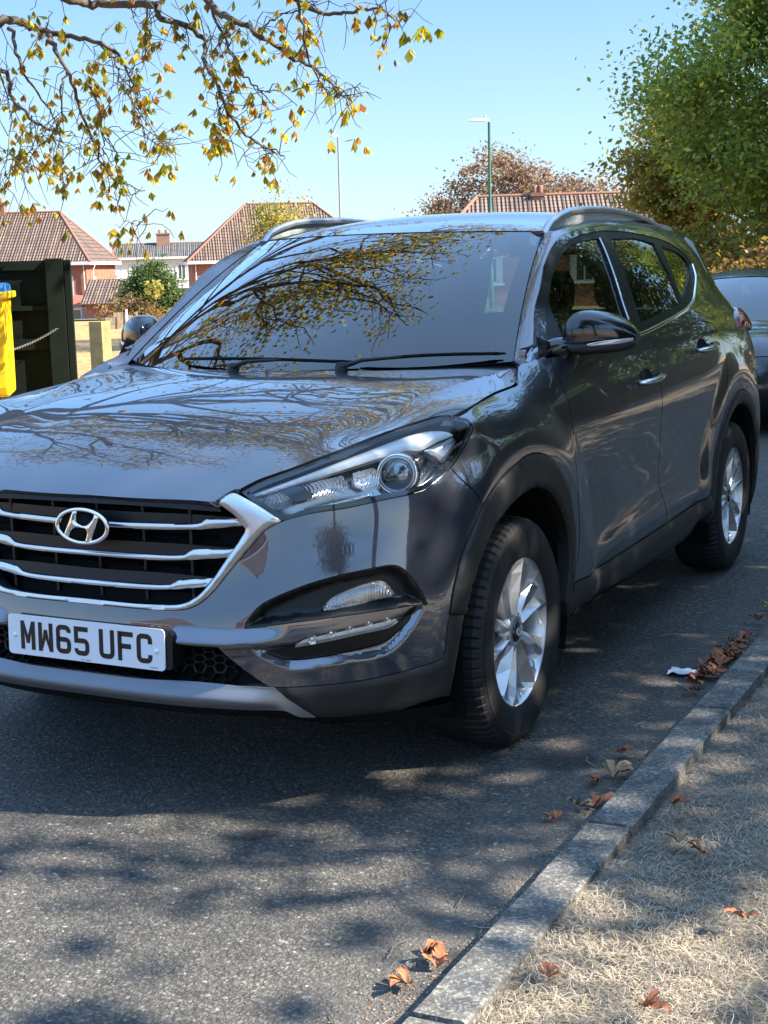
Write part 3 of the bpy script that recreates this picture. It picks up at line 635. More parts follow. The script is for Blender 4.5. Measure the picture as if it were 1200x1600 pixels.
    panel('grille_frame',BASE,fullU,M['silver'],car,step=.008,off=.004,fold=.05,crown=(.010,.016),pre=True)
    for nm,k in(('grille_bar','bar1'),('grille_bar','bar2'),('grille_bar','bar3')):
        b=O[k]
        if k=='bar1':
            # one bar running behind the badge
            hb=[(0,b[0][1]-.001)]+b[1:-1]+[(0,b[-1][1])]
        else: hb=b
        full=symm(hb)
        br=panel(nm,BASE,full,M['silver'],car,step=.007,off=-.020,fold=.02,crown=(.007,.010))
        zt=b[0][1];zb=b[-1][1]
        # dark upper blade leaning back above the bright strip
        half=[(0,zt+.030),(b[2][0]-.03,zt+.032),(b[3][0]+.0,zt+.030 if k=='bar1' else zt+.031),(b[4][0],b[4][1]+.001),(b[3][0],b[3][1]+.001),(b[2][0],b[2][1]+.001),(0,zt+.001)]
        panel('blade',BASE,symm(half),M['ins'],br,step=.02,off=-.026,fold=.04)
    # slats behind and top rail
    sl_=MB()
    for z in(.60,.665,.745,.815):
        ts=np.linspace(-.36,.36,25);Pp=BASE(ts,np.full(25,z))
        V=[];
        for p in Pp: V+=[(p[0],p[1]+.045,z),(p[0],p[1]+.075,z+.004)]
        sl_.add(V,[(i*2,i*2+2,i*2+3,i*2+1) for i in range(24)])
    for x in(-.3,-.15,0,.15,.3): sl_.box((x-.004,-.84,.57),(x+.004,-.80,.83))
    sl_.build('cooling_slats',M['ins'],car)
    tr=[(0,.845),(.2,.845),(.39,.838),(.40,.822),(.2,.829),(0,.830)]
    panel('top_rail',BASE,symm(tr),M['ins'],car,step=.02,off=-.012,fold=.03)
    # badge
    bc=Vector((0,-.906,.772));bd=thing_part('badge',car)
    mb=MB();n=56
    V=[]
    for i in range(n):
        a=2*math.pi*i/n
        for k in range(8):
            b=2*math.pi*k/8;rr=.0068
            V.append(((.083+rr*math.cos(b))*math.cos(a),-rr*.8*math.sin(b),(.045+rr*math.cos(b)*.8)*math.sin(a)))
    mb.add(V,[(i*8+k,((i+1)%n)*8+k,((i+1)%n)*8+(k+1)%8,i*8+(k+1)%8) for i in range(n) for k in range(8)],True)
    H=[(620,188),(658,185),(643,250),(655,283),(695,297),(740,283),(790,235),(800,205),(836,222),(792,325),(752,425),(703,432),(735,345),(722,322),(690,312),(622,318),(592,342),(574,384),(532,380),(575,290),(600,235)]
    Hn=[((x-694)/222*.088,-(y-300)/135*.049) for x,y in H]
    PL=Surf(lambda a,b:np.stack([a,0*a,b],1),1)
    me=panel_mesh('letter',PL,Hn,step=.005,off=.0,crown=(.007,.008),fold=.008,bstep=.004)
    mb.add([tuple(v.co) for v in me.vertices],[tuple(p.vertices) for p in me.polygons],True)
    o=mb.build('emblem',M['chrome'],car,loc=bc)
    bk=MB();bk.lathe([(0.001,0),(.96,0),(1,.012)],40,'Y');o2=bk.build('emblem_backing',M['black'],o);o2.scale=(.080,1,.042);o2.location=(0,.004,0)
    # number plate
    pc=thing_part('number_plate',car)
    pb=MB();pb.prism(rrect(.52,.111,.012),.004,lambda u,v,w_:(u,-w_,v))
    pl_=pb.build('number_plate',M['plate'],car,loc=(.010,-.936,.465));pl_.rotation_euler=(R_(-2),0,0)
    hb=MB();hb.prism(rrect(.548,.100,.01),.05,lambda u,v,w_:(u,.05-w_,v));hb.build('plate_holder',M['ins'],pl_,loc=(.006,.002,-.002))
    tx=MB();x=-.2165
    for ch in 'MW65 UFC':
        if ch==' ': x+=.022;continue
        glyph(tx,ch,x,-.0395);x+=.050+.011
    tx.build('characters',M['txt'],pl_)
    for sx in(-.236,.235):
        q=MB();q.lathe([(0.0005,-.0085),(.004,-.008),(.0068,-.006),(.007,-.004)],20,'Y');q.build('screw_cap',M['screw'],pl_,loc=(sx,0,-.002 if sx<0 else -.004))
    sm=MB()
    for i in range(9):
        if i in(2,4): continue
        sm.box((-.012+i*.0035,-.0046,-.0515),(-.0095+i*.0035,-.004,-.0495))
    sm.box((.213,-.0046,-.0495),(.238,-.004,-.048));sm.build('small_print',M['txt'],pl_)
    return car
def thing_part(n,c): return None
def rrect(w,h,r,n=5):
    P=[]
    for cx,cy,a0 in((w/2-r,h/2-r,0),(-w/2+r,h/2-r,90),(-w/2+r,-h/2+r,180),(w/2-r,-h/2+r,270)):
        for i in range(n+1):
            a=R_(a0+90*i/n);P.append((cx+r*math.cos(a),cy+r*math.sin(a)))
    return P
def glyph(mb,ch,x0,z0,w=.050,h=.079,s=.0135):
    a=s/2
    def stroke(pts,closed=False):
        pts=[Vector(p) for p in pts];n=len(pts);L=[];Rr=[]
        for i,p in enumerate(pts):
            if closed: d1=(p-pts[i-1]).normalized();d2=(pts[(i+1)%n]-p).normalized()
            else:
                d1=(p-pts[i-1]).normalized() if i else (pts[1]-p).normalized();d2=(pts[i+1]-p).normalized() if i<n-1 else d1
            t=(d1+d2).normalized();nn=Vector((-t.y,t.x));k=a/max(.35,nn.dot(Vector((-d1.y,d1.x))))
            L.append(p+nn*k);Rr.append(p-nn*k)
        V=[];F=[]
        for l,r in zip(L,Rr): V+=[(x0+l.x,-.0047,z0+l.y),(x0+r.x,-.0047,z0+r.y)]
        m=n if closed else n-1
        for i in range(m): j=(i+1)%n;F.append((i*2,i*2+1,j*2+1,j*2))
        mb.add(V,F)
    def arc(cx,cy,r,a0,a1,n=6): return [(cx+r*math.cos(R_(a0+(a1-a0)*i/n)),cy+r*math.sin(R_(a0+(a1-a0)*i/n))) for i in range(n+1)]
    r=.011;W=w;H=h
    if ch=='M':
        stroke([(a,0),(a,H)]);stroke([(W-a,0),(W-a,H)])
        mb.add([(x0+u,-.0048,z0+v) for u,v in((0,H),(s*.9,H),(W/2,H*.50),(W-s*.9,H),(W,H),(W-s,H*.62),(W/2+s*.42,H*.22),(W/2-s*.42,H*.22),(s,H*.62))],[(0,8,1),(1,8,7,2),(2,7,6),(2,6,5,3),(3,5,4)])
    if ch=='W':
        stroke([(a,0),(a,H)]);stroke([(W-a,0),(W-a,H)])
        mb.add([(x0+u,-.0048,z0+v) for u,v in((0,0),(s*.9,0),(W/2,H*.44),(W-s*.9,0),(W,0),(W-s,H*.34),(W/2+s*.42,H*.76),(W/2-s*.42,H*.76),(s,H*.34))],[(0,1,8),(1,2,7,8),(2,6,7),(2,3,5,6),(3,4,5)])
    if ch=='U': stroke([(a,H)]+arc(a+r,a+r,r,180,270)+arc(W-a-r,a+r,r,270,360)+[(W-a,H)])
    if ch=='F':
        stroke([(a,0),(a,H)]);stroke([(a,H-a),(W,H-a)]);stroke([(a,H*.50),(W*.86,H*.50)])
    if ch=='C': stroke([(W-a,H*.66)]+arc(W-a-r,H-a-r,r,0,90)+arc(a+r,H-a-r,r,90,180)+arc(a+r,a+r,r,180,270)+arc(W-a-r,a+r,r,270,360)+[(W-a,H*.30)])
    if ch=='6':
        stroke([(W-a,H*.74)]+arc(W-a-r,H-a-r,r,0,90)+arc(a+r,H-a-r,r,90,180)+arc(a+r,a+r,r,180,270)+arc(W-a-r,a+r,r,270,360)+arc(W-a-r,H*.58-a-r,r,0,90)+[(a,H*.58-a)])
    if ch=='5':
        stroke([(W-.003,H-a),(a,H-a),(a,H*.60-a)]+arc(W-a-r,H*.60-a-r,r,90,0)+arc(W-a-r,a+r,r,0,-90)+arc(a+r,a+r,r,270,180)+[(a,H*.24)])
M['lampback']=pm('lamp_reflector_back',(.55,.56,.58),.22,.7)
def ty_(y):
    ys=[-.36]+YS;return float(np.interp(y,ys,BT[8:8+len(ys)]))
# green surface blended so that it leaves the band smoothly
_by=np.linspace(.2,3.2,16)
_bd=Spline(_by,[band_f(np.array([ty_(y)]),np.array([1.165]))[0,0]-green_f(np.array([y]),np.array([1.165]))[0,0] for y in _by])
def green2_f(a,b):
    P=green_f(a,b);P[:,0]+=_bd(np.clip(a,.2,3.2))*(1-sst(1.165,1.30,b));return P
GR2=Surf(green2_f,1)
_d=np.array(O['dlo']);_T=inset(GR2,smooth_poly(_d,True,.03,60),-.022);_k=_T[(_T[:,1]>np.interp(_T[:,0],[.3,2.9],[1.145,1.33]))]
_k=_k[np.argsort(_k[:,0])];_yy=_k[:,0];_zz=np.maximum.accumulate(_k[:,1]) if 0 else _k[:,1]
_ye=float(_yy.max());_top={}
for _q in np.linspace(float(_yy.min()),_ye-.02,22):
    _m=np.abs(_yy-_q)<.05;_top[float(_q)]=float(_zz[_m].max()) if _m.any() else float(np.interp(_q,_yy,_zz))
_ks=sorted(_top)
_px=[_ks[0]-.08]+_ks+[max(_ks[-1]+.12,2.95),3.15,3.3];_pz=[_top[_ks[0]]-.06]+[_top[q] for q in _ks]
_end=_pz[-1];_pz+=[min(_end,1.42),1.365,1.33]
class _TT:
    def __call__(s,y): return np.interp(np.atleast_1d(y),_px,_pz)
T_TOP=_TT()
EY=[.30,.349,.52,.78,1.03,1.2,1.6,2.0,2.5,2.9,3.2]
def e_curve(y):
    """inner edge: beside the windscreen, then the roof channel"""
    y=np.atleast_1d(y);out=[]
    for q in y:
        if q<1.03:
            # find b on screen edge with that y
            b=(q-.349)/.683
            for _ in range(6):
                p=screen_f(np.array([1.0]),np.array([b]))[0];b+=(q-p[1])/.66
            p=screen_f(np.array([1.0]),np.array([b]))[0];out.append(p+np.array([.004,0,.002]))
        else:
            x=np.interp(q,[1.03,1.3,2,2.6,3.2],[.586,.585,.585,.57,.54])
            out.append(roof_f(np.array([x]),np.array([q]))[0])
    return np.array(out)
def build_upper(car):
    P_=M['paint']
    # shoulder paint above the doors up to the window line, and the rear pillar
    dlo=O['dlo'];n=len(dlo)
    dl=smooth_poly(dlo,True,.03,60)
    bottom=[(y,1.166) for y in np.linspace(.34,3.15,24)]
    top=[(y,float(T_TOP(y)[0])) for y in (3.15,3.0,2.8,2.6,2.4,2.2,1.9,1.6,1.3,1.2,1.1,1.02,.95,.87,.8,.72,.65,.57,.5,.42)]
    for mi in(False,True):
        panel('side_frame_panel',GR2,bottom+top,P_,car,holes=[dlo],step=.02,fold=.01,mirror=mi)
        # pillar and cant rail fillet
        ys=np.concatenate([np.linspace(.352,1.03,30),np.linspace(1.06,3.15,50)])
        E=e_curve(ys);zt=T_TOP(ys);T=GR2(ys,zt);V=[];F=[];k=9
        for i in range(len(ys)):
            a=E[i];c=T[i]
            tg=GR2(np.array([ys[i]]),np.array([zt[i]-.03]))[0];d=c-tg;d/=np.linalg.norm(d)
            L=np.linalg.norm(a-c);ctrl=c+d*L*.40
            # keep the inner end tangent to the screen / roof
            ctrl[0]=min(ctrl[0],c[0]);
            for q in range(k):
                t=q/(k-1);V.append((1-t)**2*a+2*t*(1-t)*ctrl+t*t*c)
        for i in range(len(ys)-1):
            for q in range(k-1):F.append((i*k+q,(i)*k+q+1,(i+1)*k+q+1,(i+1)*k+q))
        V=np.array(V)
        if mi:V[:,0]*=-1;F=[f[::-1] for f in F]
        obj('roof_pillar',mkmesh('roof_pillar',V,F,True),P_,car)
        # windows
        fr=panel('window_frame',GR2,dlo,M['ins'],car,step=.02,gap=.001,off=-.004,fold=.02,holes=[O['glassF'],O['glassR'],O['glassQ']],mirror=mi)
        for g_ in('glassF','glassR','glassQ'):
            panel('side_window',GR2,O[g_],M['privacy'],car,step=.03,off=-.010,fold=0,mirror=mi)
        belt=[(.62,1.150),(.9,1.157)]+[O['dlo'][i] for i in(18,17,16,15,14,13,12)]
        belt=[(a,b-.006) for a,b in belt]
        ribbon(GR2,belt,.016,.0,M['chrome'],'window_trim',car,h=.006,mirror=mi)
        ribbon(GR2,[O['glassF'][11],O['glassF'][10],O['glassF'][9],O['glassF'][8]],.010,.0,M['silver2'],'pillar_trim',car,h=.004,mirror=mi)
    # roof
    ro=[(0,.80)];
    hx=[]
    for a in np.linspace(0,1,14):
        p=screen_f(np.array([a]),np.array([1.0]))[0];hx.append((p[0]*.995,p[1]+.012))
    side=[(float(np.interp(q,[1.03,1.3,2,2.6,3.2],[.586,.585,.585,.57,.54])),q) for q in np.linspace(1.08,3.3,16)]
    def roof2(a,b):
        z=_rz(b)-.045*(np.abs(a)/.58)**2.4
        # bring the front edge down onto the windscreen header
        s=np.clip(np.abs(a)/.586,0,1)
        sc=screen_f(s,np.ones(len(s)))
        dz=sc[:,2]+.003-(_rz(sc[:,1]+.012)-.045*(np.abs(a)/.58)**2.4)
        w_=1-sst(0,.35,b-sc[:,1]);return np.stack([a,b,z+dz*w_],1)
    RO=Surf(roof2,1)
    panel('roof',RO,symm([h for h in hx]+side+[(0,3.38)]),P_,car,step=.03,fold=.01)
    # rails
    for s in(1,-1):
        pts=[(.590,1.035,1.537),(.592,1.08,1.572),(.594,1.15,1.600),(.596,1.25,1.620),(.597,1.36,1.632),(.597,1.6,1.641),(.596,1.83,1.640),(.594,2.19,1.621),(.590,2.52,1.580),(.585,2.70,1.545)]
        L=smooth_poly(np.array(pts),False,.04,80) if 0 else np.array(pts)
        sp=[Spline(np.arange(len(pts)),[p[k] for p in pts]) for k in range(3)]
        u=np.linspace(0,len(pts)-1,50);Q=np.stack([q(u) for q in sp],1)
        mb=MB();V=[];k=8
        for i,(x,y,z) in enumerate(Q):
            h=.020*min(1,.5+i/6,.5+(49-i)/6);wd=.017
            zr=float(roof_f(np.array([.585]),np.array([y]))[0,2])
            low=max(z-.024,zr-.004)
            for dx,dz in((-wd,0),(-wd*.8,.7),(-wd*.2,1),(wd*.5,.8),(wd,.2),(wd*.9,-.2),(wd*.3,-.3),(-wd*.6,-.2)):
                V.append((s*(x+dx-.004),y,(z-h)+h*dz if dz>=0 else (z-h)+h*dz))
        F=[(i*k+j,i*k+(j+1)%k,(i+1)*k+(j+1)%k,(i+1)*k+j) for i in range(49) for j in range(k)]
        if s<0: F=[f[::-1] for f in F]
        mb.add(V,F,True);mb.add(V[:k],[tuple(range(k))]);mb.add(V[-k:],[tuple(range(k))])
        r=mb.build('roof_rail',M['silver2'],car)
        inf=MB();V=[]
        for i,(x,y,z) in enumerate(Q):
            zr=float(roof_f(np.array([.585]),np.array([y]))[0,2])
            V+= [(s*(x+.004),y,zr-.003),(s*(x+.002),y,z-.012)]
        inf.add(V,[(2*i,2*i+1,2*i+3,2*i+2) for i in range(49)],True);inf.build('rail_infill',M['grey'],r)
        mb=MB();mb.box((s*.565-.018,1.005,1.528),(s*.565+.022,1.035,1.541));mb.build('rail_foot_seal',M['gloss'],r)
    # windscreen: glass with black border
    wo=[(a,0) for a in np.linspace(0,1,9)]+[(1,b) for b in np.linspace(.1,.94,9)]+[(.985,.98),(.95,1.0)]+[(a,1.0) for a in np.linspace(.85,0,8)]
    wo=[(a,b-.0) for a,b in wo];wo[0]=(0,-.03);
    wi=[(0,.075),(.3,.075),(.6,.075),(.8,.078),(.90,.09),(.925,.13),(.935,.5),(.935,.90),(.92,.945),(.88,.96),(.6,.962),(.3,.962),(0,.962)]
    wsc=panel('windscreen',SCREEN,symm(wo),M['wglass'],car,step=.05,fold=0,off=.001)
    panel('black_border',SCREEN,symm(wo),M['black'],wsc,holes=[symm(wi)],step=.04,fold=0,off=-.005)
    ribbon(SCREEN,[(1.004,-.02),(1.004,.3),(1.004,.6),(1.004,.9),(1.0,.985),(.97,1.006),(.8,1.008),(.4,1.008),(0,1.008)],.009,-.001,M['black'],'screen_seal',wsc,h=.004)
    ribbon(SCREEN,[(-1.004,-.02),(-1.004,.3),(-1.004,.6),(-1.004,.9),(-1.0,.985),(-.97,1.006),(-.8,1.008),(-.4,1.008),(0,1.008)],.009,-.001,M['black'],'screen_seal',wsc,h=.004)
    # scuttle panel under the screen
    V=[];N=24
    for i in range(N+1):
        a=-1+2*i/N;p=screen_f(np.array([a]),np.array([.06]))[0];hx_=p[0];yy=float(np.interp(abs(hx_),[0,.25,.5,.65,.74,.8],[.105,.125,.2,.275,.345,.38]))
        V+=[(p[0],p[1]-.0,p[2]-.012),(p[0],yy-.03,1.10 if abs(hx_)<.6 else 1.085)]
    mb=MB();mb.add(V,[(2*i,2*i+1,2*i+3,2*i+2) for i in range(N)],True);mb.build('scuttle_panel',M['black'],car)
    # wipers
    def scr(a,b,o=.02):
        p=SCREEN(a,b)[0]+SCREEN.nrm(a,b)[0]*o;return Vector(p)
    for (pa,pb,ba,bb) in(((-.02,.035),(.50,.045),(-.44,.055),(.45,.052)),((.55,.03),(.92,.055),(.50,.062),(.97,.06))):
        wm=MB();
        L=[scr(ba[0]+(bb[0]-ba[0])*t if 0 else ba+(bb-ba)*t, .055,.024) if 0 else None for t in(0,)]
        a0,b0=ba if isinstance(ba,tuple) else (ba,0)
        break
    def wiper(piv,tip,bl0,bl1):
        w_=MB();w_.tube([scr(*piv,.018),scr(piv[0]*.7+tip[0]*.3,piv[1]*.7+tip[1]*.3,.034),scr(*tip,.026)],[.009,.006,.004],8)
        w_.lathe([(.0005,.03),(.016,.028),(.02,.01),(.021,0)],20,'Z',tuple(scr(*piv,.0)))
        o=w_.build('wiper_arm',M['ins'],car)
        b=MB();n=16;pts=[scr(bl0[0]+(bl1[0]-bl0[0])*i/n,bl0[1]+(bl1[1]-bl0[1])*i/n,.016+.012*math.sin(math.pi*i/n)) for i in range(n+1)]
        b.tube(pts,[.003]+[.0055]*(n-1)+[.003],6);b.build('wiper_blade',M['black'],o)
    wiper((-.10,.00),(.16,.034),(-.42,.040),(.46,.026))
    wiper((.40,.00),(.66,.034),(.46,.032),(.97,.030))
def build_rest(car):
    P_=M['paint'];C_=M['clad']
    for mi in(False,True):
        panel('rear_quarter',BAND,O['quarter'],P_,car,step=.03,gap=.0015,fold=.02,mirror=mi)
        panel('wheel_arch_trim',BAND,O['cladR'],C_,car,step=.014,gap=.001,fold=.05,off=.003,crown=(.008,.012),mirror=mi)
        panel('rear_bumper_trim',BAND,O['bumperR'],C_,car,step=.04,fold=.03,mirror=mi)
        tl=[(ty_(2.86),1.105),(ty_(2.95),1.15),(ty_(3.12),1.176),(5.02,1.168),(5.1,1.11),(5.08,1.06),(4.99,1.03),(4.93,1.05),(ty_(3.08),1.085)]
        panel('tail_lamp',BAND,tl,M['red'],car,step=.015,off=.014,fold=.02,crown=(.014,.03),mirror=mi)
    # tailgate glass and spoiler
    pts=[(.50,3.30,1.50),(.60,3.43,1.175),(-.60,3.43,1.175),(-.50,3.30,1.50)]
    V=[];n=10;F=[]
    for i in range(n+1):
        t=i/n
        for j in range(9):
            s=-1+j/4;x=(.54+.13*t)*s;V.append((x,3.27+.17*t+.05*(1-s*s),1.52-.345*t+.02*(1-s*s)*(1-t)))
    F=[(i*9+j,i*9+j+1,(i+1)*9+j+1,(i+1)*9+j) for i in range(n) for j in range(8)]
    obj('rear_window',mkmesh('rw',V,F,True),M['privacy'],car)
    for s in(1,-1):
        mb=MB();V=[]
        for i in range(9):
            t=i/8;y0=3.15;e=e_curve(np.array([3.15]))[0];g_=GR2(np.array([3.15]),np.array([1.166+(1.365-1.166)*(1-t)]))[0]
            xi=(.54+.13*t);V+= [(s*(xi-.02),3.27+.17*t,1.52-.345*t),(s*g_[0],3.14,g_[2]),]
        mb.add(V,[(2*i,2*i+1,2*i+3,2*i+2) for i in range(8)],True)
        e=e_curve(np.array([3.15]))[0]
        mb.add([(s*.54,3.27,1.52),(s*e[0],3.14,e[2]),(s*GR2(np.array([3.15]),np.array([1.365]))[0][0],3.14,1.365)],[(0,1,2)])
        mb.build('rear_pillar',P_,car)
    mb=MB();V=[(-.50,3.1,1.52),(.50,3.1,1.52),(.47,3.36,1.47),(-.47,3.36,1.47),(-.48,3.15,1.46),(.48,3.15,1.46)]
    mb.add(V,[(0,1,2,3),(3,2,5,4)]);mb.build('spoiler',P_,car)
    # inner black structure so that nothing is seen through gaps
    mb=MB()
    mb.add([(-.70,-.60,.5),(.70,-.60,.5),(.70,.30,.5),(-.70,.30,.5),(-.66,-.60,.80),(.66,-.60,.80),(.66,.30,1.04),(-.66,.30,1.04)],[(3,2,1,0),(4,5,6,7),(0,1,5,4),(1,2,6,5),(3,0,4,7)])
    mb.box((-.60,-.60,.20),(.60,3.3,.26))
    mb.box((-.84,.42,.25),(-.80,2.15,1.0));mb.box((.80,.42,.25),(.84,2.15,1.0))
    mb.build('inner_structure',M['black'],car)
    for s in(1,-1):
        for yc in(0,2.67):
            lin=MB();V=[];k=24
            for i in range(k+1):
                a=math.pi*(-.12+1.24*i/k);r=.425
                V+=[(s*.885,yc+r*math.cos(a),.345+r*math.sin(a)),(s*.60,yc+r*math.cos(a),.345+r*math.sin(a)),(s*.60,yc,.345)]
            lin.add(V,[(3*i+q,3*i+q+1,3*i+4+q,3*i+3+q) for i in range(k) for q in(0,1)])
            lin.build('wheel_arch_liner',M['black'],car)
    interior(car)
    hb_=hood_f(*np.array(O['footH']).T);fb=band_f(*np.array(O['footB']).T);N1=np.array([0,0,-.0])
    h4=np.vstack([hb_,[screen_f(np.array([1.0]),np.array([0.0]))[0]+np.array([.006,0,0])]])
    e3=e_curve(np.array([.352,.40,.46]))
    for s in(1,-1):
        A=np.vstack([h4[:3],e3]);Bq=fb;V=[]
        for a_,b_ in zip(A,Bq):
            for t in np.linspace(0,1,6): q=a_*(1-t)+b_*t;q=q+np.array([.010,0,.008])*math.sin(math.pi*t)*1.0;V.append((s*q[0],q[1],q[2]))
        F=[(i*6+j,i*6+j+1,i*6+7+j,i*6+6+j) for i in range(5) for j in range(5)]
        if s<0:F=[f[::-1] for f in F]
        obj('wing_corner',mkmesh('wc',V,F,True),P_,car)
    for s in(1,-1): mirror(car,s)
    for s in(1,-1):
        for nm,y0,y1,z0,z1 in(('door_handle',1.10,1.34,.990,1.002),('door_handle',1.935,2.20,1.052,1.066)):
            f=lambda y:float(BAND(np.array([ty_(y)]),np.array([z0+(z1-z0)*(y-y0)/(y1-y0)]))[0,0])
            h=MB();pts=[];n=12
            for i in range(n+1):
                t=i/n;y=y0+(y1-y0)*t;pts.append((s*(f(y)+.008+.034*math.sin(math.pi*t)**.45),y,z0+(z1-z0)*t+.004))
            h.tube(pts,[.008]+[.0125]*3+[.013]*(n-5)+[.0125,.010,.008],10);o=h.build('door_handle',P_,car)
            st=MB();V=[]
            for p in pts: V.append((p[0]+s*.010,p[1],p[2]+.002))
            st.tube(V,[.004]+[.0085]*(n-1)+[.004],8);st.build('handle_strip',M['chrome'],o)
            cup=MB();c=(y0+.12,z0+.025)
            yy=y0+.13;zz=z0+.018
            T0=ty_(yy);
            A=[(T0+.075*math.cos(a),zz+.030*math.sin(a)) for a in np.linspace(0,2*math.pi,20)[:-1]]
            panel('handle_recess',BAND,A,M['black'] ,car,step=.02,off=.0012,fold=0,mirror=(s<0))
    # headlights
    for mi in(False,True):
        hl=panel('headlight',BAND,O['lamp'],M['lampback'],car,step=.015,off=-.075,fold=0,mirror=mi)
        w_=smooth_poly(O['lamp'],True,.012,50);A=BAND(w_[:,0],w_[:,1]);N=BAND.nrm(w_[:,0],w_[:,1]);sx=-1 if mi else 1
        V=[];n=len(w_)
        for p,q in zip(A,N): V+= [(p[0]*sx,p[1],p[2]),((p-q*.075)[0]*sx,(p-q*.075)[1],(p-q*.075)[2])]
        obj('lamp_housing',mkmesh('lh',V,[(2*i,2*i+1,(2*i+3)%(2*n),(2*i+2)%(2*n)) for i in range(n)],False),M['gloss'],hl)
        inn=inset(BAND,w_,.012)
        panel('lens',BAND,O['lamp'],M['lens'],hl,step=.012,gap=.002,off=.002,fold=.012,mirror=mi)
        ringo=inset(BAND,w_,.0005)
        panel('lens_border',BAND,ringo,M['gloss'],hl,holes=[inset(BAND,w_,.015)],step=.01,off=-.004,fold=0,mirror=mi,pre=True)
        panel('daytime_strip',BAND,O['eyebrow'],M['whitelamp'],hl,step=.008,off=-.020,fold=.02,crown=(.008,.02),mirror=mi)
        panel('reflector',BAND,O['bowl1'],M['flute2'],hl,step=.006,off=-.045,fold=.02,crown=(-.035,.06),mirror=mi)
        panel('reflector',BAND,O['bowl2'],M['flute2'],hl,step=.006,off=-.035,fold=.02,crown=(-.025,.03),mirror=mi)
        panel('divider',BAND,O['dark1'],M['gloss'],hl,step=.01,off=-.028,fold=.04,mirror=mi)
        panel('trim_strip',BAND,O['lowstrip'],M['chrome'],hl,step=.006,off=-.016,fold=.02,crown=(.008,.008),mirror=mi)
        panel('corner_reflector',BAND,O['corner'],M['silver'],hl,step=.008,off=-.016,fold=.02,crown=(.006,.008),mirror=mi)
        c=O['proj'][0];p=Vector(BAND(c[0],c[1])[0]);nn=Vector((.40,-.90,.12)).normalized();p=p-Vector(BAND.nrm(c[0],c[1])[0])*.035
        u=nn.cross(Vector((0,0,1))).normalized();v=u.cross(nn)
        def lat(prof,name,mat,ns=36):
            V=[];k=len(prof)
            for i in range(ns):
                a=2*math.pi*i/ns
                for r,h in prof:
                    q=p+(u*math.cos(a)+v*math.sin(a))*r+nn*h;V.append((q.x*sx,q.y,q.z))
            F=[(i*k+j,((i+1)%ns)*k+j,((i+1)%ns)*k+j+1,i*k+j+1) for i in range(ns) for j in range(k-1)]
            if not mi: F=[f[::-1] for f in F]
            return obj(name,mkmesh(name,V,F,True),mat,hl)
        lat([(.062,-.05),(.056,.0),(.053,.004),(.048,.004),(.046,.0)],'projector_ring',M['chrome'])
        lat([(.045,.0),(.040,.012),(.030,.020),(.016,.026),(.0005,.028)],'projector_lens',M['darkglass'])
        lat([(.048,.006),(.046,.010),(.043,.010),(.042,.004)],'projector_collar',M['silver'])
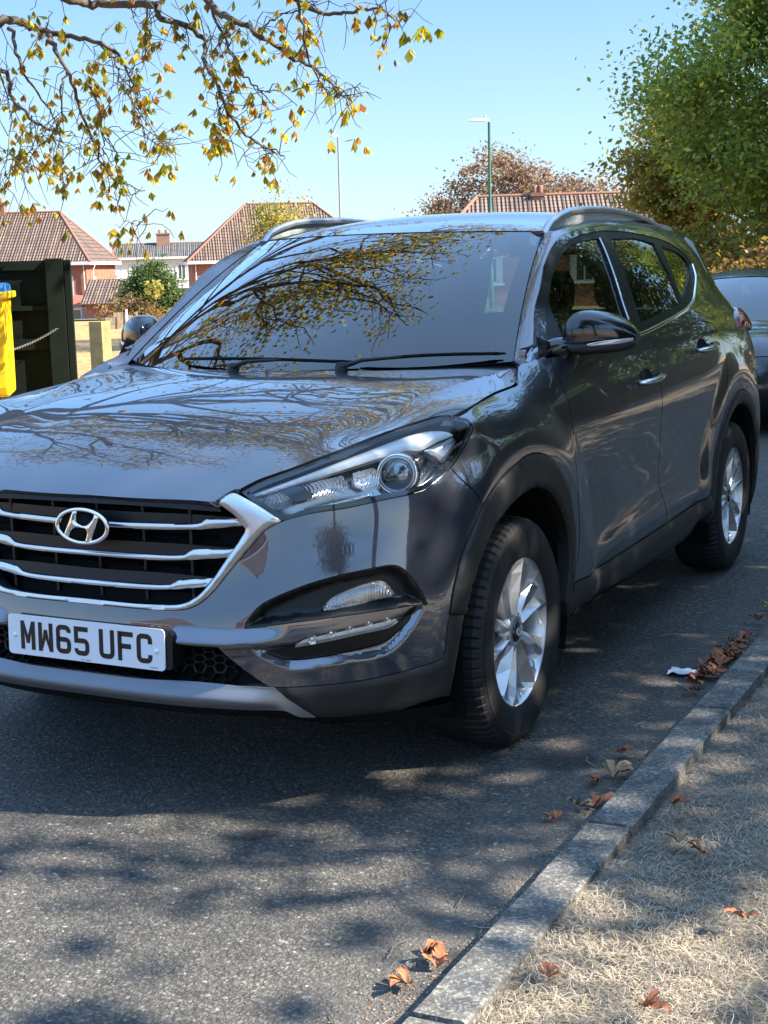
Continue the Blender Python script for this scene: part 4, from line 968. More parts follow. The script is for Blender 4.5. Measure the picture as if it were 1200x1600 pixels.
def interior(car):
    D_=M['dash']
    mb=MB();V=[];n=20
    prof=[(.12,1.085),(.35,1.075),(.62,1.09),(.80,1.075),(.90,1.02),(.93,.9),(.85,.6)]
    for i in range(n+1):
        x=-.72+1.44*i/n
        for y,z in prof:
            bulge=.035*math.exp(-((x+.37)/.2)**2)*(1 if .5<y<.95 else 0)
            V.append((x,y-.05+.12*(abs(x)/.72)**2,z+bulge))
    k=len(prof);mb.add(V,[(i*k+j,i*k+j+1,(i+1)*k+j+1,(i+1)*k+j) for i in range(n) for j in range(k-1)],True)
    mb.build('dashboard',D_,car)
    mb=MB();c=Vector((-.37,1.0,1.03));n=Vector((0,.9,.42)).normalized();u=Vector((1,0,0));v=n.cross(u)
    mb.tube([c+(u*math.cos(a)+v*math.sin(a))*.185 for a in np.linspace(0,2*math.pi,37)],.014,8,False)
    mb.tube([c-u*.18,c,c+u*.18],.016,6);mb.tube([c,c-v*.18],.018,6);mb.lathe([(.0005,.02),(.06,.012),(.075,-.02)],16,'Y',tuple(c))
    mb.build('steering_wheel',D_,car)
    def seat(x,y,w_=.50,name='front_seat'):
        def sect(pts,name2,par):
            V=[];k=12
            for (cy,cz,ww,th,tl) in pts:
                for i in range(k):
                    a=2*math.pi*i/k;ca,sa=math.cos(a),math.sin(a)
                    V.append((x+ww/2*np.sign(ca)*abs(ca)**.6,cy+th/2*np.sign(sa)*abs(sa)**.7*math.cos(tl),cz-th/2*np.sign(sa)*abs(sa)**.7*math.sin(tl)))
            m_=MB();m_.add(V,[(i*k+j,i*k+(j+1)%k,(i+1)*k+(j+1)%k,(i+1)*k+j) for i in range(len(pts)-1) for j in range(k)],True)
            m_.add(V[:k],[tuple(range(k))]);m_.add(V[-k:],[tuple(range(k))]);return m_.build(name2,M['cloth'],par)
        s=sect([(y,.50,w_,.16,0),(y+.04,.70,w_,.15,.2),(y+.10,.95,w_*.94,.13,.2),(y+.15,1.12,w_*.8,.11,.2),(y+.17,1.19,w_*.55,.09,.2)],name,car)
        sect([(y+.175,1.22,.20,.08,.2),(y+.185,1.26,.26,.10,.2),(y+.20,1.34,.26,.10,.2),(y+.21,1.39,.20,.07,.2)],'headrest',s)
        m_=MB();m_.box((x-w_/2,y-.5,.38),(x+w_/2,y+.05,.56));m_.build('seat_cushion',M['cloth'],s)
    seat(-.37,1.42);seat(.37,1.42)
    seat(-.40,2.35,.44,'rear_seat');seat(.40,2.35,.44,'rear_seat')
    mb=MB();mb.box((-.65,2.35,.4),(.65,2.6,1.02));mb.build('rear_bench',M['cloth'],car)
    # headliner & pillars
    mb=MB();V=[];
    for y in(.98,1.3,1.8,2.4,3.1):
        for x in(-.53,-.3,0,.3,.53):
            z=float(roof_f(np.array([x]),np.array([y]))[0,2])-.035;V.append((x,y,z))
    mb.add(V,[(i*5+j,i*5+j+1,i*5+6+j,i*5+5+j) for i in range(4) for j in range(4)],True);mb.build('headliner',M['trimlight'],car)
    for s in(1,-1):
        mb=MB();mb.tube([(s*.80,1.42,1.10),(s*.70,1.36,1.38),(s*.61,1.30,1.53)],[.05,.04,.04],8);mb.build('centre_pillar_trim',M['trimlight'],car)
        mb=MB();mb.tube([(s*.70,.42,1.12),(s*.63,.70,1.33),(s*.56,1.0,1.50)],[.03,.028,.03],8);mb.build('front_pillar_trim',M['trimlight'],car)
        mb=MB();mb.tube([(s*.70,2.75,1.15),(s*.62,2.9,1.35),(s*.54,3.0,1.48)],[.10,.08,.07],8);mb.build('rear_pillar_trim',M['trimlight'],car)
    mb=MB();mb.prism(rrect(.25,.065,.03),.02,lambda u,v,w_:(u,.93+w_,1.47+v));mb.tube([(0,.95,1.47),(0,.93,1.53)],.012,6);mb.build('rear_view_mirror',D_,car)
def mirror(car,s):
    # housing: sections along the outward axis
    import numpy as np
    secs=[ # x, y centre, z top, z bottom, depth
     (.828,.580,1.222,1.150,.045),(.838,.586,1.247,1.140,.085),(.856,.598,1.268,1.134,.12),(.885,.615,1.276,1.131,.135),(.92,.637,1.271,1.132,.135),(.955,.658,1.259,1.135,.125),(.99,.680,1.241,1.139,.10),(1.015,.695,1.220,1.145,.075),(1.031,.705,1.195,1.157,.04)]
    V=[];k=20
    for x,y,zt,zb,d in secs:
        zc=(zt+zb)/2;h=(zt-zb)/2
        for i in range(k):
            a=2*math.pi*i/k;ca,sa=math.cos(a),math.sin(a)
            yy=-abs(ca)**.85*d*.52 if ca<0 else abs(ca)**.4*d*.85
            V.append((s*x,y+yy,zc+np.sign(sa)*abs(sa)**.75*h))
    n=len(secs);F=[(i*k+j,i*k+(j+1)%k,(i+1)*k+(j+1)%k,(i+1)*k+j) for i in range(n-1) for j in range(k)]
    mb=MB();mb.add(V,F,True);mb.add(V[:k],[tuple(range(k))],True);mb.add(V[-k:],[tuple(range(k))],True)
    o=mb.build('door_mirror',M['mirrorblack'],car,sub=1)
    # lower half shell
    V2=[];secs2=[(x,y,zb+ (zt-zb)*.30,zb-.004,d*1.04) for x,y,zt,zb,d in secs]
    for x,y,zt,zb,d in secs2:
        zc=(zt+zb)/2;h=(zt-zb)/2
        for i in range(k):
            a=2*math.pi*i/k;ca,sa=math.cos(a),math.sin(a)
            yy=-abs(ca)**.8*d*.62 if ca<0 else abs(ca)**.5*d*.38
            V2.append((s*(x+.002),y+yy-.002,zc+np.sign(sa)*abs(sa)**.6*h))
    mb=MB();mb.add(V2,F,True);mb.add(V2[:k],[tuple(range(k))],True);mb.add(V2[-k:],[tuple(range(k))],True);mb.build('lower_shell',M['ins'],o,sub=1)
    V3=[]
    L=[(.895,1.152,.010),(.915,1.160,.016),(.95,1.166,.018),(.985,1.170,.016),(1.012,1.174,.013),(1.029,1.176,.009)]
    for x,z,h in L:
        y=float(np.interp(x,[q[0] for q in secs],[q[1]-q[4]*.56 for q in secs]))
        q_=0;V3+=[(s*x+q_,y-.004+q_*.4,z-h/2),(s*x+q_,y-.010+q_*.4,z),(s*x+q_,y-.004+q_*.4,z+h/2)]
    mb=MB();mb.add(V3,[(3*i+j,3*i+j+1,3*i+4+j,3*i+3+j) for i in range(5) for j in(0,1)],True);mb.build('indicator_lamp',M['indic'],o)
    mb=MB();mb.tube([(s*.785,.50,1.150),(s*.81,.52,1.155),(s*.84,.56,1.160),(s*.87,.60,1.160)],[.030,.034,.030,.020],12);b=mb.build('mirror_arm',M['gloss'],o);
    mb=MB();mb.add([(s*.815,.37,1.135),(s*.795,.40,1.20),(s*.822,.60,1.150)],[(0,1,2)]);
    mb.build('mirror_base',M['gloss'],o)
def wheel(car,x,y,s):
    """s=+1 on the kerb side"""
    me_=wheel.cache.get('m')
    root=None
    if me_ is None:
        # tyre
        N=360;prof=[(.222,.100),(.232,.108),(.262,.1135),(.295,.113),(.318,.108),(.332,.099),(.340,.085),(.3445,.06),(.3455,.03),(.3455,-.03),(.3445,-.06),(.340,-.085),(.330,-.1),(.29,-.112),(.23,-.10)]
        V=[];k=len(prof)
        for i in range(N):
            a=2*math.pi*i/N;gro=(i%5==0)
            for j,(r,h) in enumerate(prof):
                rr=r;
                if gro and j in(5,6,7): rr-=.006
                if gro and j in(8,9) and (i//5)%2==0: rr-=.005
                if j in(2,3) : rr+=.0
                V.append((h,rr*math.sin(a),rr*math.cos(a)))
        F=[(i*k+j,((i+1)%N)*k+j,((i+1)%N)*k+j+1,i*k+j+1) for i in range(N) for j in range(k-1)]
        ty=mkmesh('tyre',V,F,False);ty.polygons.foreach_set('use_smooth',[not(F_[0]%k in(4,5,6,7)) for F_ in F])
        mb=MB()
        for hh in(.045,0,-.045):
            mb.lathe([(.3462,hh-.005),(.3466,hh),(.3462,hh+.005)],120,'X')
        # raised sidewall marks
        sw=MB()
        for i,a in enumerate(np.arange(-34,34,2.0)):
            if i%5==4: continue
            for base in (0,165):
                A=R_(a+base);wd=.0042;r0,r1=.276,.300
                f=lambda r,t,h:(h,r*math.sin(A)+t*math.cos(A),r*math.cos(A)-t*math.sin(A))
                if i%3: sw.add([f(r0,-wd,.1145),f(r1,-wd,.1145),f(r1,-wd*.3,.1148),f(r0,-wd*.3,.1148)],[(0,1,2,3)])
                sw.add([f(r1-.004,-wd,.1147),f(r1,-wd,.1147),f(r1,wd,.1147),f(r1-.004,wd,.1147)],[(0,1,2,3)])
                if i%2: sw.add([f(r0,wd*.3,.1147),f(r1,wd*.3,.1147),f(r1,wd,.1147),f(r0,wd,.1147)],[(0,1,2,3)])
        sw.lathe([(.305,.1142),(.3065,.1146),(.308,.1142)],90,'X')
        swm=sw.build('t',None);swme=swm.data;bpy.data.objects.remove(swm)
        # rim
        rim=MB();rim.lathe([(.236,.094),(.2385,.101),(.236,.105),(.230,.103),(.222,.095),(.214,.060),(.205,.0),(.20,-.09)],96,'X')
        rm=rim.build('t',None);rme=rm.data;bpy.data.objects.remove(rm)
        PLN=Surf(lambda a,b:np.stack([0*a+.082,a,b],1),1)
        def blade(th,poly,ridge,name):
            """polar polygon (deg, r) -> facetted blade; ridge = (deg,r) line that stands proud"""
            pts=[( r*math.sin(R_(th+d)), r*math.cos(R_(th+d))) for d,r in poly]
            return pts
        spm=MB();blk=MB()
        def P3(d,r,h,th): return (h,r*math.sin(R_(th+d)),r*math.cos(R_(th+d)))
        for q in range(5):
            th=3+72*q
            # main broad spoke: left facet, ridge, right deep facet
            A=[(-20,.045,.070),(-8,.12,.070),(-8,.18,.078),(-11,.215,.086),(-13,.233,.094)]   # left edge
            Rg=[(-3,.048,.088),(-1,.12,.094),(1,.18,.099),(3,.215,.101),(4,.234,.099)]        # ridge
            Bd=[(16,.048,.078),(10,.11,.066),(8,.16,.062),(9,.20,.066),(12,.231,.090)]      # right edge
            for L1,L2 in((A,Rg),(Rg,Bd)):
                V=[P3(*p,th) for p in L1]+[P3(*p,th) for p in L2];n=len(L1)
                spm.add(V,[(i,i+1,n+i+1,n+i) for i in range(n-1)],False)
            V=[P3(*p,th) for p in A]+[P3(p[0]-1,p[1],p[2]-.035,th) for p in A];spm.add(V,[(i,5+i,6+i,i+1) for i in range(4)])
            V=[P3(*p,th) for p in Bd]+[P3(p[0]+1,p[1],p[2]-.03,th) for p in Bd];spm.add(V,[(i,i+1,6+i,5+i) for i in range(4)])
            # slimmer spoke between
            t2=th+36
            A=[(-14,.048,.070),(-5,.12,.074),(-3,.17,.080),(-2,.20,.085),(-5,.232,.092)]
            Rg=[(0,.050,.084),(2,.12,.088),(5,.17,.091),(8,.20,.093),(8,.234,.096)]
            Bd=[(13,.050,.072),(8,.11,.068),(8,.16,.070),(11,.195,.076),(13,.232,.092)]
            for L1,L2 in((A,Rg),(Rg,Bd)):
                V=[P3(*p,t2) for p in L1]+[P3(*p,t2) for p in L2];n=len(L1)
                spm.add(V,[(i,i+1,n+i+1,n+i) for i in range(n-1)],False)
            V=[P3(*p,t2) for p in A]+[P3(p[0]-1,p[1],p[2]-.035,t2) for p in A];spm.add(V,[(i,5+i,6+i,i+1) for i in range(4)])
            V=[P3(*p,t2) for p in Bd]+[P3(p[0]+1,p[1],p[2]-.03,t2) for p in Bd];spm.add(V,[(i,i+1,6+i,5+i) for i in range(4)])
            # outer web joining the spokes
            spm.add([P3(4,.215,.086,th),P3(4,.234,.097,th),P3(14,.234,.094,th),P3(22,.234,.092,th),P3(22,.213,.080,th),P3(14,.216,.070,th)],[(0,1,2,5),(5,2,3,4)])
            spm.add([P3(8,.205,.080,t2),P3(8,.234,.096,t2),P3(16,.234,.094,t2),P3(24,.234,.092,t2),P3(24,.212,.080,t2),P3(16,.210,.070,t2)],[(0,1,2,5),(5,2,3,4)])
        # hub
        spm.lathe([(.062,.050),(.060,.076),(.050,.084),(.034,.086),(.032,.080)],40,'X')
        sm_=spm.build('t',None);sme=sm_.data;bpy.data.objects.remove(sm_)
        cap=MB();cap.lathe([(.033,.078),(.031,.088),(.026,.091),(.0005,.0925)],32,'X');cm=cap.build('t',None);cme=cm.data;bpy.data.objects.remove(cm)
        lg=MB();Hs=[(620,188),(658,185),(643,250),(655,283),(695,297),(740,283),(790,235),(800,205),(836,222),(792,325),(752,425),(703,432),(735,345),(722,322),(690,312),(622,318),(592,342),(574,384),(532,380),(575,290),(600,235)]
        lg.prism([((x_-694)/222*.019,-(y_-300)/135*.0115) for x_,y_ in Hs],.003,lambda u,v,w_:(.0915+w_,u,v))
        lg.tube([(.093,.0195*math.cos(a),.0118*math.sin(a)) for a in np.linspace(0,2*math.pi,33)],.0014,5,False)
        lm=lg.build('t',None);lme=lm.data;bpy.data.objects.remove(lm)
        nuts=[]
        for q in range(5):
            a=R_(39+72*q);nb=MB();nb.lathe([(.011,.05),(.011,.076),(.008,.080),(.0005,.080)],6,'X',(0,.044*math.sin(a),.044*math.cos(a)),sm=False)
            nb.lathe([(.0155,.05),(.0155,.0815),(.0125,.083),(.012,.07)],14,'X',(0,.044*math.sin(a),.044*math.cos(a)))
            no=nb.build('t',None);nuts.append(no.data);bpy.data.objects.remove(no)
        dk=MB();dk.lathe([(.001,-.02),(.15,-.02),(.16,-.03),(.16,-.04),(.001,-.04)],48,'X');dko=dk.build('t',None);dkm=dko.data;bpy.data.objects.remove(dko)
        bkm=MB();bkm.lathe([(.0005,-.06),(.205,-.06)],40,'X');bo=bkm.build('t',None);bme=bo.data;bpy.data.objects.remove(bo)
        wheel.cache['m']=me_=(ty,swme,rme,sme,cme,lme,nuts,dkm,bme)
        for mm,mt in((ty,'rubber'),(swme,'tyremark'),(rme,'alloy'),(sme,'alloy'),(cme,'gloss'),(lme,'chrome'),(dkm,'alloyd'),(bme,'black')): mm.materials.append(M[mt])
        for n_ in nuts:n_.materials.append(M['alloyd'])
    ty,swme,rme,sme,cme,lme,nuts,dkm,bme=me_
    root=obj('wheel',ty,None,car,(x,y,.345))
    if s<0: root.rotation_euler=(0,0,math.pi)
    obj('sidewall_marks',swme,None,root)
    obj('rim',rme,None,root)
    obj('spokes',sme,None,root);obj('hub_cap',cme,None,root);obj('hub_emblem',lme,None,root)
    for n_ in nuts: obj('wheel_nut',n_,None,root)
    obj('brake_disc',dkm,None,root);obj('back_plate',bme,None,root)
wheel.cache={}
M['silver2']=pm('rail_silver',(.50,.53,.56),.32,.8)
M['grey']=pm('rail_grey',(.42,.46,.44),.5)
M['wglass']=glassm('windscreen_glass',(.58,.82,.84),.98,ior=1.52,kf=1.8)
M['mirrorblack']=pm('mirror_paint',(.008,.010,.014),.12,.2,.8,cr=.03)
M['indic']=pm('indicator',(.55,.53,.5),.15,.6,.5)
M['whitelamp']=pm('lamp_diffuser',(.92,.95,.96),.25,.0,1)
M['darkglass']=pm('projector_glass',(.20,.22,.25),.03,.9,1)
M['tyremark']=pm('tyre_mark',(.028,.028,.028),.5)
def finish_car(car):
    build_upper(car);build_rest(car)
    for y in(0,2.67):
        wheel(car,.79,y,1);wheel(car,-.79,y,-1)
# ------------------------------------------------------------------ ground, road, kerb, verge
def terr(x,y):
    r=np.hypot(np.asarray(x,float)-2.4,np.asarray(y,float)+3.9);return -2.8*sst(44,105,r)
def coordn(g,scale=None):
    tc=g.n('ShaderNodeNewGeometry');return tc.outputs['Position']
def m_asphalt():
    m=pm('asphalt',(.06,.06,.062),.85);g=NG(m);b=m.node_tree.nodes['Principled BSDF'];P=coordn(g)
    nd=g.n('ShaderNodeTexNoise',Scale=140.0,Detail=3.0);g.l(P,nd.inputs['Vector']);vs=g.n('ShaderNodeVectorMath',operation='SCALE');g.l(nd.outputs['Color'],vs.inputs[0]);vs.inputs['Scale'].default_value=.011
    va=g.n('ShaderNodeVectorMath',operation='ADD');g.l(P,va.inputs[0]);g.l(vs.outputs[0],va.inputs[1])
    v=g.n('ShaderNodeTexVoronoi',Scale=105.0);g.l(va.outputs[0],v.inputs['Vector'])
    v2=g.n('ShaderNodeTexVoronoi',Scale=260.0);g.l(va.outputs[0],v2.inputs['Vector'])
    no=g.n('ShaderNodeTexNoise',Scale=1.3,Detail=6.0);g.l(P,no.inputs['Vector'])
    no2=g.n('ShaderNodeTexNoise',Scale=300.0,Detail=2.0);g.l(P,no2.inputs['Vector'])
    sep=g.n('ShaderNodeSeparateColor');g.l(v.outputs['Color'],sep.inputs[0])
    stone=g.ramp(sep.outputs[0],[(0,(.070,.065,.060)),(.45,(.100,.094,.086)),(.82,(.135,.126,.112)),(.965,(.18,.168,.145)),(1,(.34,.32,.28))])
    edge=g.ramp(v.outputs['Distance'],[(.25,(1,1,1)),(.75,(.42,.42,.42))])
    c=g.mix(1.0,stone,edge,'MULTIPLY')
    sep2=g.n('ShaderNodeSeparateColor');g.l(v2.outputs['Color'],sep2.inputs[0])
    fine=g.ramp(sep2.outputs[1],[(0,(.6,.6,.6)),(.8,(1.15,1.15,1.15)),(1,(1.5,1.5,1.45))]);c=g.mix(1.0,c,fine,'MULTIPLY')
    big=g.ramp(no.outputs[0],[(.3,(.66,.67,.69)),(.7,(1.14,1.12,1.07))]);c=g.mix(1.0,c,big,'MULTIPLY')
    # dust and grit gathered along the kerb
    sx=g.n('ShaderNodeSeparateXYZ');g.l(P,sx.inputs[0]);n3=g.n('ShaderNodeTexNoise',Scale=7.0,Detail=5.0);g.l(P,n3.inputs['Vector'])
    mr=g.n('ShaderNodeMapRange');g.l(sx.outputs[0],mr.inputs[0]);mr.inputs[1].default_value=.95;mr.inputs[2].default_value=1.32
    d=g.math('MULTIPLY',mr.outputs[0],n3.outputs[0]);d=g.math('MULTIPLY',d,.9);c=g.mix(d,c,(.13,.115,.095))
    # old oil drips
    for (ox,oy,r) in((.52,-.93,.055),(1.06,-.10,.10),(.30,-1.9,.05)):
        s=g.n('ShaderNodeVectorMath',operation='DISTANCE');g.l(P,s.inputs[0]);s.inputs[1].default_value=(ox,oy,0)
        q=g.math('ADD',s.outputs['Value'],g.math('MULTIPLY',n3.outputs[0],.06));q=g.ramp(q,[(r,(1,1,1)),(r+.05,(0,0,0))]);q=g.math('MULTIPLY',q,.75);c=g.mix(q,c,(.012,.012,.013))
    g.l(c,b.inputs['Base Color'])
    h=g.ramp(v.outputs['Distance'],[(0,(1,1,1)),(.6,(0,0,0))]);h=g.math('MULTIPLY',h,sep.outputs[1]);h=g.math('ADD',h,g.math('MULTIPLY',no2.outputs[0],.3))
    bu=g.n('ShaderNodeBump',Strength=.9,Distance=.007);g.l(h,bu.inputs['Height']);g.l(bu.outputs[0],b.inputs['Normal'])
    rr=g.ramp(sep.outputs[0],[(0,(.9,.9,.9)),(1,(.7,.7,.7))]);g.l(rr,b.inputs['Roughness'])
    return m
def m_ground(name,cols,sc_=3.0,bump=.5,fine=60.0):
    m=pm(name,cols[0],.95,spec=.2);g=NG(m);b=m.node_tree.nodes['Principled BSDF'];P=coordn(g)
    n1=g.n('ShaderNodeTexNoise',Scale=sc_,Detail=8.0,Roughness=.7);g.l(P,n1.inputs['Vector'])
    n2=g.n('ShaderNodeTexNoise',Scale=fine,Detail=4.0);g.l(P,n2.inputs['Vector'])
    k=len(cols);c=g.ramp(n1.outputs[0],[(.3+.4*i/(k-1),cols[i]) for i in range(k)])
    f=g.ramp(n2.outputs[0],[(.3,(.6,.6,.6)),(.7,(1.35,1.35,1.35))]);c=g.mix(1.0,c,f,'MULTIPLY');g.l(c,b.inputs['Base Color'])
    bu=g.n('ShaderNodeBump',Strength=bump,Distance=.02);g.l(n2.outputs[0],bu.inputs['Height']);g.l(bu.outputs[0],b.inputs['Normal']);return m
M['asphalt']=m_asphalt()
M['field']=m_ground('dry_field',[(.24,.14,.055),(.36,.215,.085),(.31,.19,.08),(.19,.135,.055)],.8,.8,9.0)
M['soil']=m_ground('verge_soil',[(.10,.085,.07),(.17,.145,.115),(.24,.20,.155)],4.0,.7,90.0)
def m_kerb():
    m=pm('concrete_kerb',(.2,.2,.19),.9);g=NG(m);b=m.node_tree.nodes['Principled BSDF'];P=coordn(g)
    n1=g.n('ShaderNodeTexNoise',Scale=9.0,Detail=8.0,Roughness=.75);g.l(P,n1.inputs['Vector'])
    n2=g.n('ShaderNodeTexNoise',Scale=220.0,Detail=3.0);g.l(P,n2.inputs['Vector'])
    v=g.n('ShaderNodeTexVoronoi',Scale=150.0);g.l(P,v.inputs['Vector'])
    c=g.ramp(n1.outputs[0],[(.3,(.068,.066,.060)),(.5,(.135,.13,.119)),(.68,(.22,.21,.188))])
    sp=g.n('ShaderNodeSeparateColor');g.l(v.outputs['Color'],sp.inputs[0]);f=g.ramp(sp.outputs[0],[(0,(.55,.55,.55)),(.7,(1,1,1)),(1,(1.9,1.85,1.7))])
    c=g.mix(1.0,c,f,'MULTIPLY');g.l(c,b.inputs['Base Color'])
    h=g.math('ADD',n2.outputs[0],sp.outputs[1]);bu=g.n('ShaderNodeBump',Strength=.8,Distance=.004);g.l(h,bu.inputs['Height']);g.l(bu.outputs[0],b.inputs['Normal']);return m
M['kerb']=m_kerb()
def sheet(name,xs,ys,zf,mat,kind='structure'):
    X,Y=np.meshgrid(xs,ys,indexing='ij');Z=zf(X,Y);n=len(ys)
    V=np.stack([X.ravel(),Y.ravel(),Z.ravel()],1)
    F=[(i*n+j,(i+1)*n+j,(i+1)*n+j+1,i*n+j+1) for i in range(len(xs)-1) for j in range(n-1)]
    o=obj(name,mkmesh(name,V,F,True),mat);o['kind']=kind;return o
def geo(a,b,n,c=0,p=2.2):
    t=np.linspace(-1,1,n);s=np.sign(t)*np.abs(t)**p;return np.where(s<0,c+s*(c-a),c+s*(b-c))
sheet('ground',geo(-700,700,90),geo(-700,700,90),lambda x,y:terr(x,y)-.03,M['field'])
sheet('road',[-3.3,-1,0,1.0,1.315],np.linspace(-40,150,60),lambda x,y:terr(x,y),M['asphalt'])
sheet('side_road',np.linspace(-120,-14,30),[33,36,39,42,45],lambda x,y:terr(x,y)+.004,M['asphalt'])
def kerb():
    prof=[(1.300,-.06),(1.300,.030),(1.306,.038),(1.408,.040),(1.416,.036),(1.418,-.05)]
    ys=[];L=.915 if 0 else 1.04
    y=-.607-L*12
    st=[]
    while y<30:
        st+=[(y-.009,0),(y-.006,-.016),(y+.006,-.016),(y+.009,0)]
        for q in range(1,12): st.append((y+L*q/12,0))
        y+=L
    rnd=random.Random(4);V=[]
    for yy,d in st:
        jx=0.0015*math.sin(yy*23)+rnd.uniform(-.001,.001)
        for i,(px,pz) in enumerate(prof):
            dx=.012 if (d and i in(0,1)) else (-.012 if d and i in(4,5) else 0)
            V.append((px+jx+dx*.4,yy,pz+(d if i in(1,2,3,4) else 0)+rnd.uniform(-.0008,.0008)))
    k=len(prof);mb=MB();mb.add(V,[(i*k+j,i*k+j+1,(i+1)*k+j+1,(i+1)*k+j) for i in range(len(st)-1) for j in range(k-1)])
    o=mb.build('kerb',M['kerb']);o['kind']='structure'
kerb()
def vz(x,y): return .018+.012*np.sin(x*3.1+y*1.7)+.008*np.sin(y*5.3-x*4.1)-.010
sheet('verge',np.concatenate([np.linspace(1.41,3.6,45),np.linspace(3.8,12,20)]),np.concatenate([np.linspace(-14,-3.5,14),np.linspace(-3.2,5,120),np.linspace(5.5,40,30)]),lambda x,y:vz(x,y)+.008*np.random.RandomState(3).rand(*x.shape),M['soil'])
sheet('left_verge',np.linspace(-14,-3.31,24),np.linspace(-12,30,60),lambda x,y:.02+.02*np.sin(x*2+y)*np.sin(y*1.3)-.0,M['field'])
def m_blade(name,st,trans=.25):
    m=pm(name,(.4,.33,.2),.8,spec=.25);g=NG(m);b=m.node_tree.nodes['Principled BSDF'];ge=g.n('ShaderNodeNewGeometry')
    c=g.ramp(ge.outputs['Random Per Island'],st);
    n=g.n('ShaderNodeTexNoise',Scale=1.6,Detail=3.0);g.l(ge.outputs['Position'],n.inputs['Vector']);f=g.ramp(n.outputs[0],[(.3,(.75,.75,.78)),(.7,(1.2,1.15,1.05))])
    c=g.mix(1.0,c,f,'MULTIPLY');g.l(c,b.inputs['Base Color'])
    tr=g.n('ShaderNodeBsdfTranslucent');g.l(c,tr.inputs[0]);mx=g.n('ShaderNodeMixShader');mx.inputs[0].default_value=trans
    g.l(b.outputs[0],mx.inputs[1]);g.l(tr.outputs[0],mx.inputs[2]);g.l(mx.outputs[0],m.node_tree.nodes['Material Output'].inputs[0]);return m
M['straw']=m_blade('straw',[(0,(.15,.13,.105)),(.3,(.28,.245,.195)),(.6,(.42,.37,.30)),(.9,(.58,.52,.43)),(.96,(.30,.28,.14)),(1,(.20,.13,.08))])
def fastmesh(name,V,nper,faces_per,smooth=False):
    """V: (n*nper,3); faces_per: list of index tuples (quads) inside one piece"""
    n=len(V)//nper;f=np.array(faces_per);k=f.shape[1]
    F=(np.arange(n)[:,None,None]*nper+f[None]).reshape(-1,k)
    me=bpy.data.meshes.new(name);me.vertices.add(len(V));me.vertices.foreach_set('co',V.astype(np.float32).ravel())
    me.loops.add(F.size);me.loops.foreach_set('vertex_index',F.ravel().astype(np.int32));me.polygons.add(len(F))
    me.polygons.foreach_set('loop_start',(np.arange(len(F))*k).astype(np.int32));me.polygons.foreach_set('loop_total',np.full(len(F),k,np.int32))
    if smooth: me.polygons.foreach_set('use_smooth',[True]*len(F))
    me.update(calc_edges=True);return me
def grass_blades():
    rs=np.random.RandomState(8)
    n=230000
    y=-3.0+8.5*rs.rand(n)**1.25;x=1.425+(rs.rand(n)**1.0)*(1.0+.22*(y+3))
    # only patches: bare soil shows next to the kerb in places
    from_noise=np.sin(x*7.3+1.3*np.sin(y*5.1))*np.sin(y*6.1+1.7*np.sin(x*4.3))
    keep=(from_noise>-.80+1.1*np.exp(-(x-1.42)/.05))|(rs.rand(n)<.25);x=x[keep];y=y[keep];n=len(x)
    a=rs.rand(n)*2*math.pi;L=.015+.045*rs.rand(n)**1.8;w=.0005+.0007*rs.rand(n);th=rs.uniform(.05,.8,n)
    up=rs.uniform(-.3,.5,n);cur=rs.uniform(-1.5,1.5,n)
    pts=[];p=np.stack([x,y,vz(x,y)+.002+.012*rs.rand(n)],1);seg=4
    V=np.zeros((n,(seg+1)*2,3));el=th.copy();az=a.copy()
    for s in range(seg+1):
        wd=w*(1-.75*s/seg);side=np.stack([-np.sin(az),np.cos(az),0*az],1)*wd[:,None]
        V[:,2*s]=p-side;V[:,2*s+1]=p+side
        d=np.stack([np.cos(az)*np.cos(el),np.sin(az)*np.cos(el),np.sin(el)],1);p=p+d*(L/seg)[:,None];el=el-.35;az=az+cur/seg
        p[:,2]=np.maximum(p[:,2],vz(p[:,0],p[:,1])+.003)
    me=fastmesh('dry_grass',V.reshape(-1,3),(seg+1)*2,[(2*s,2*s+1,2*s+3,2*s+2) for s in range(seg)],True)
    o=obj('dry_grass',me,M['straw']);tag(o,'short parched straw coloured grass covering the verge beside the kerb','grass',kind='stuff')
grass_blades()

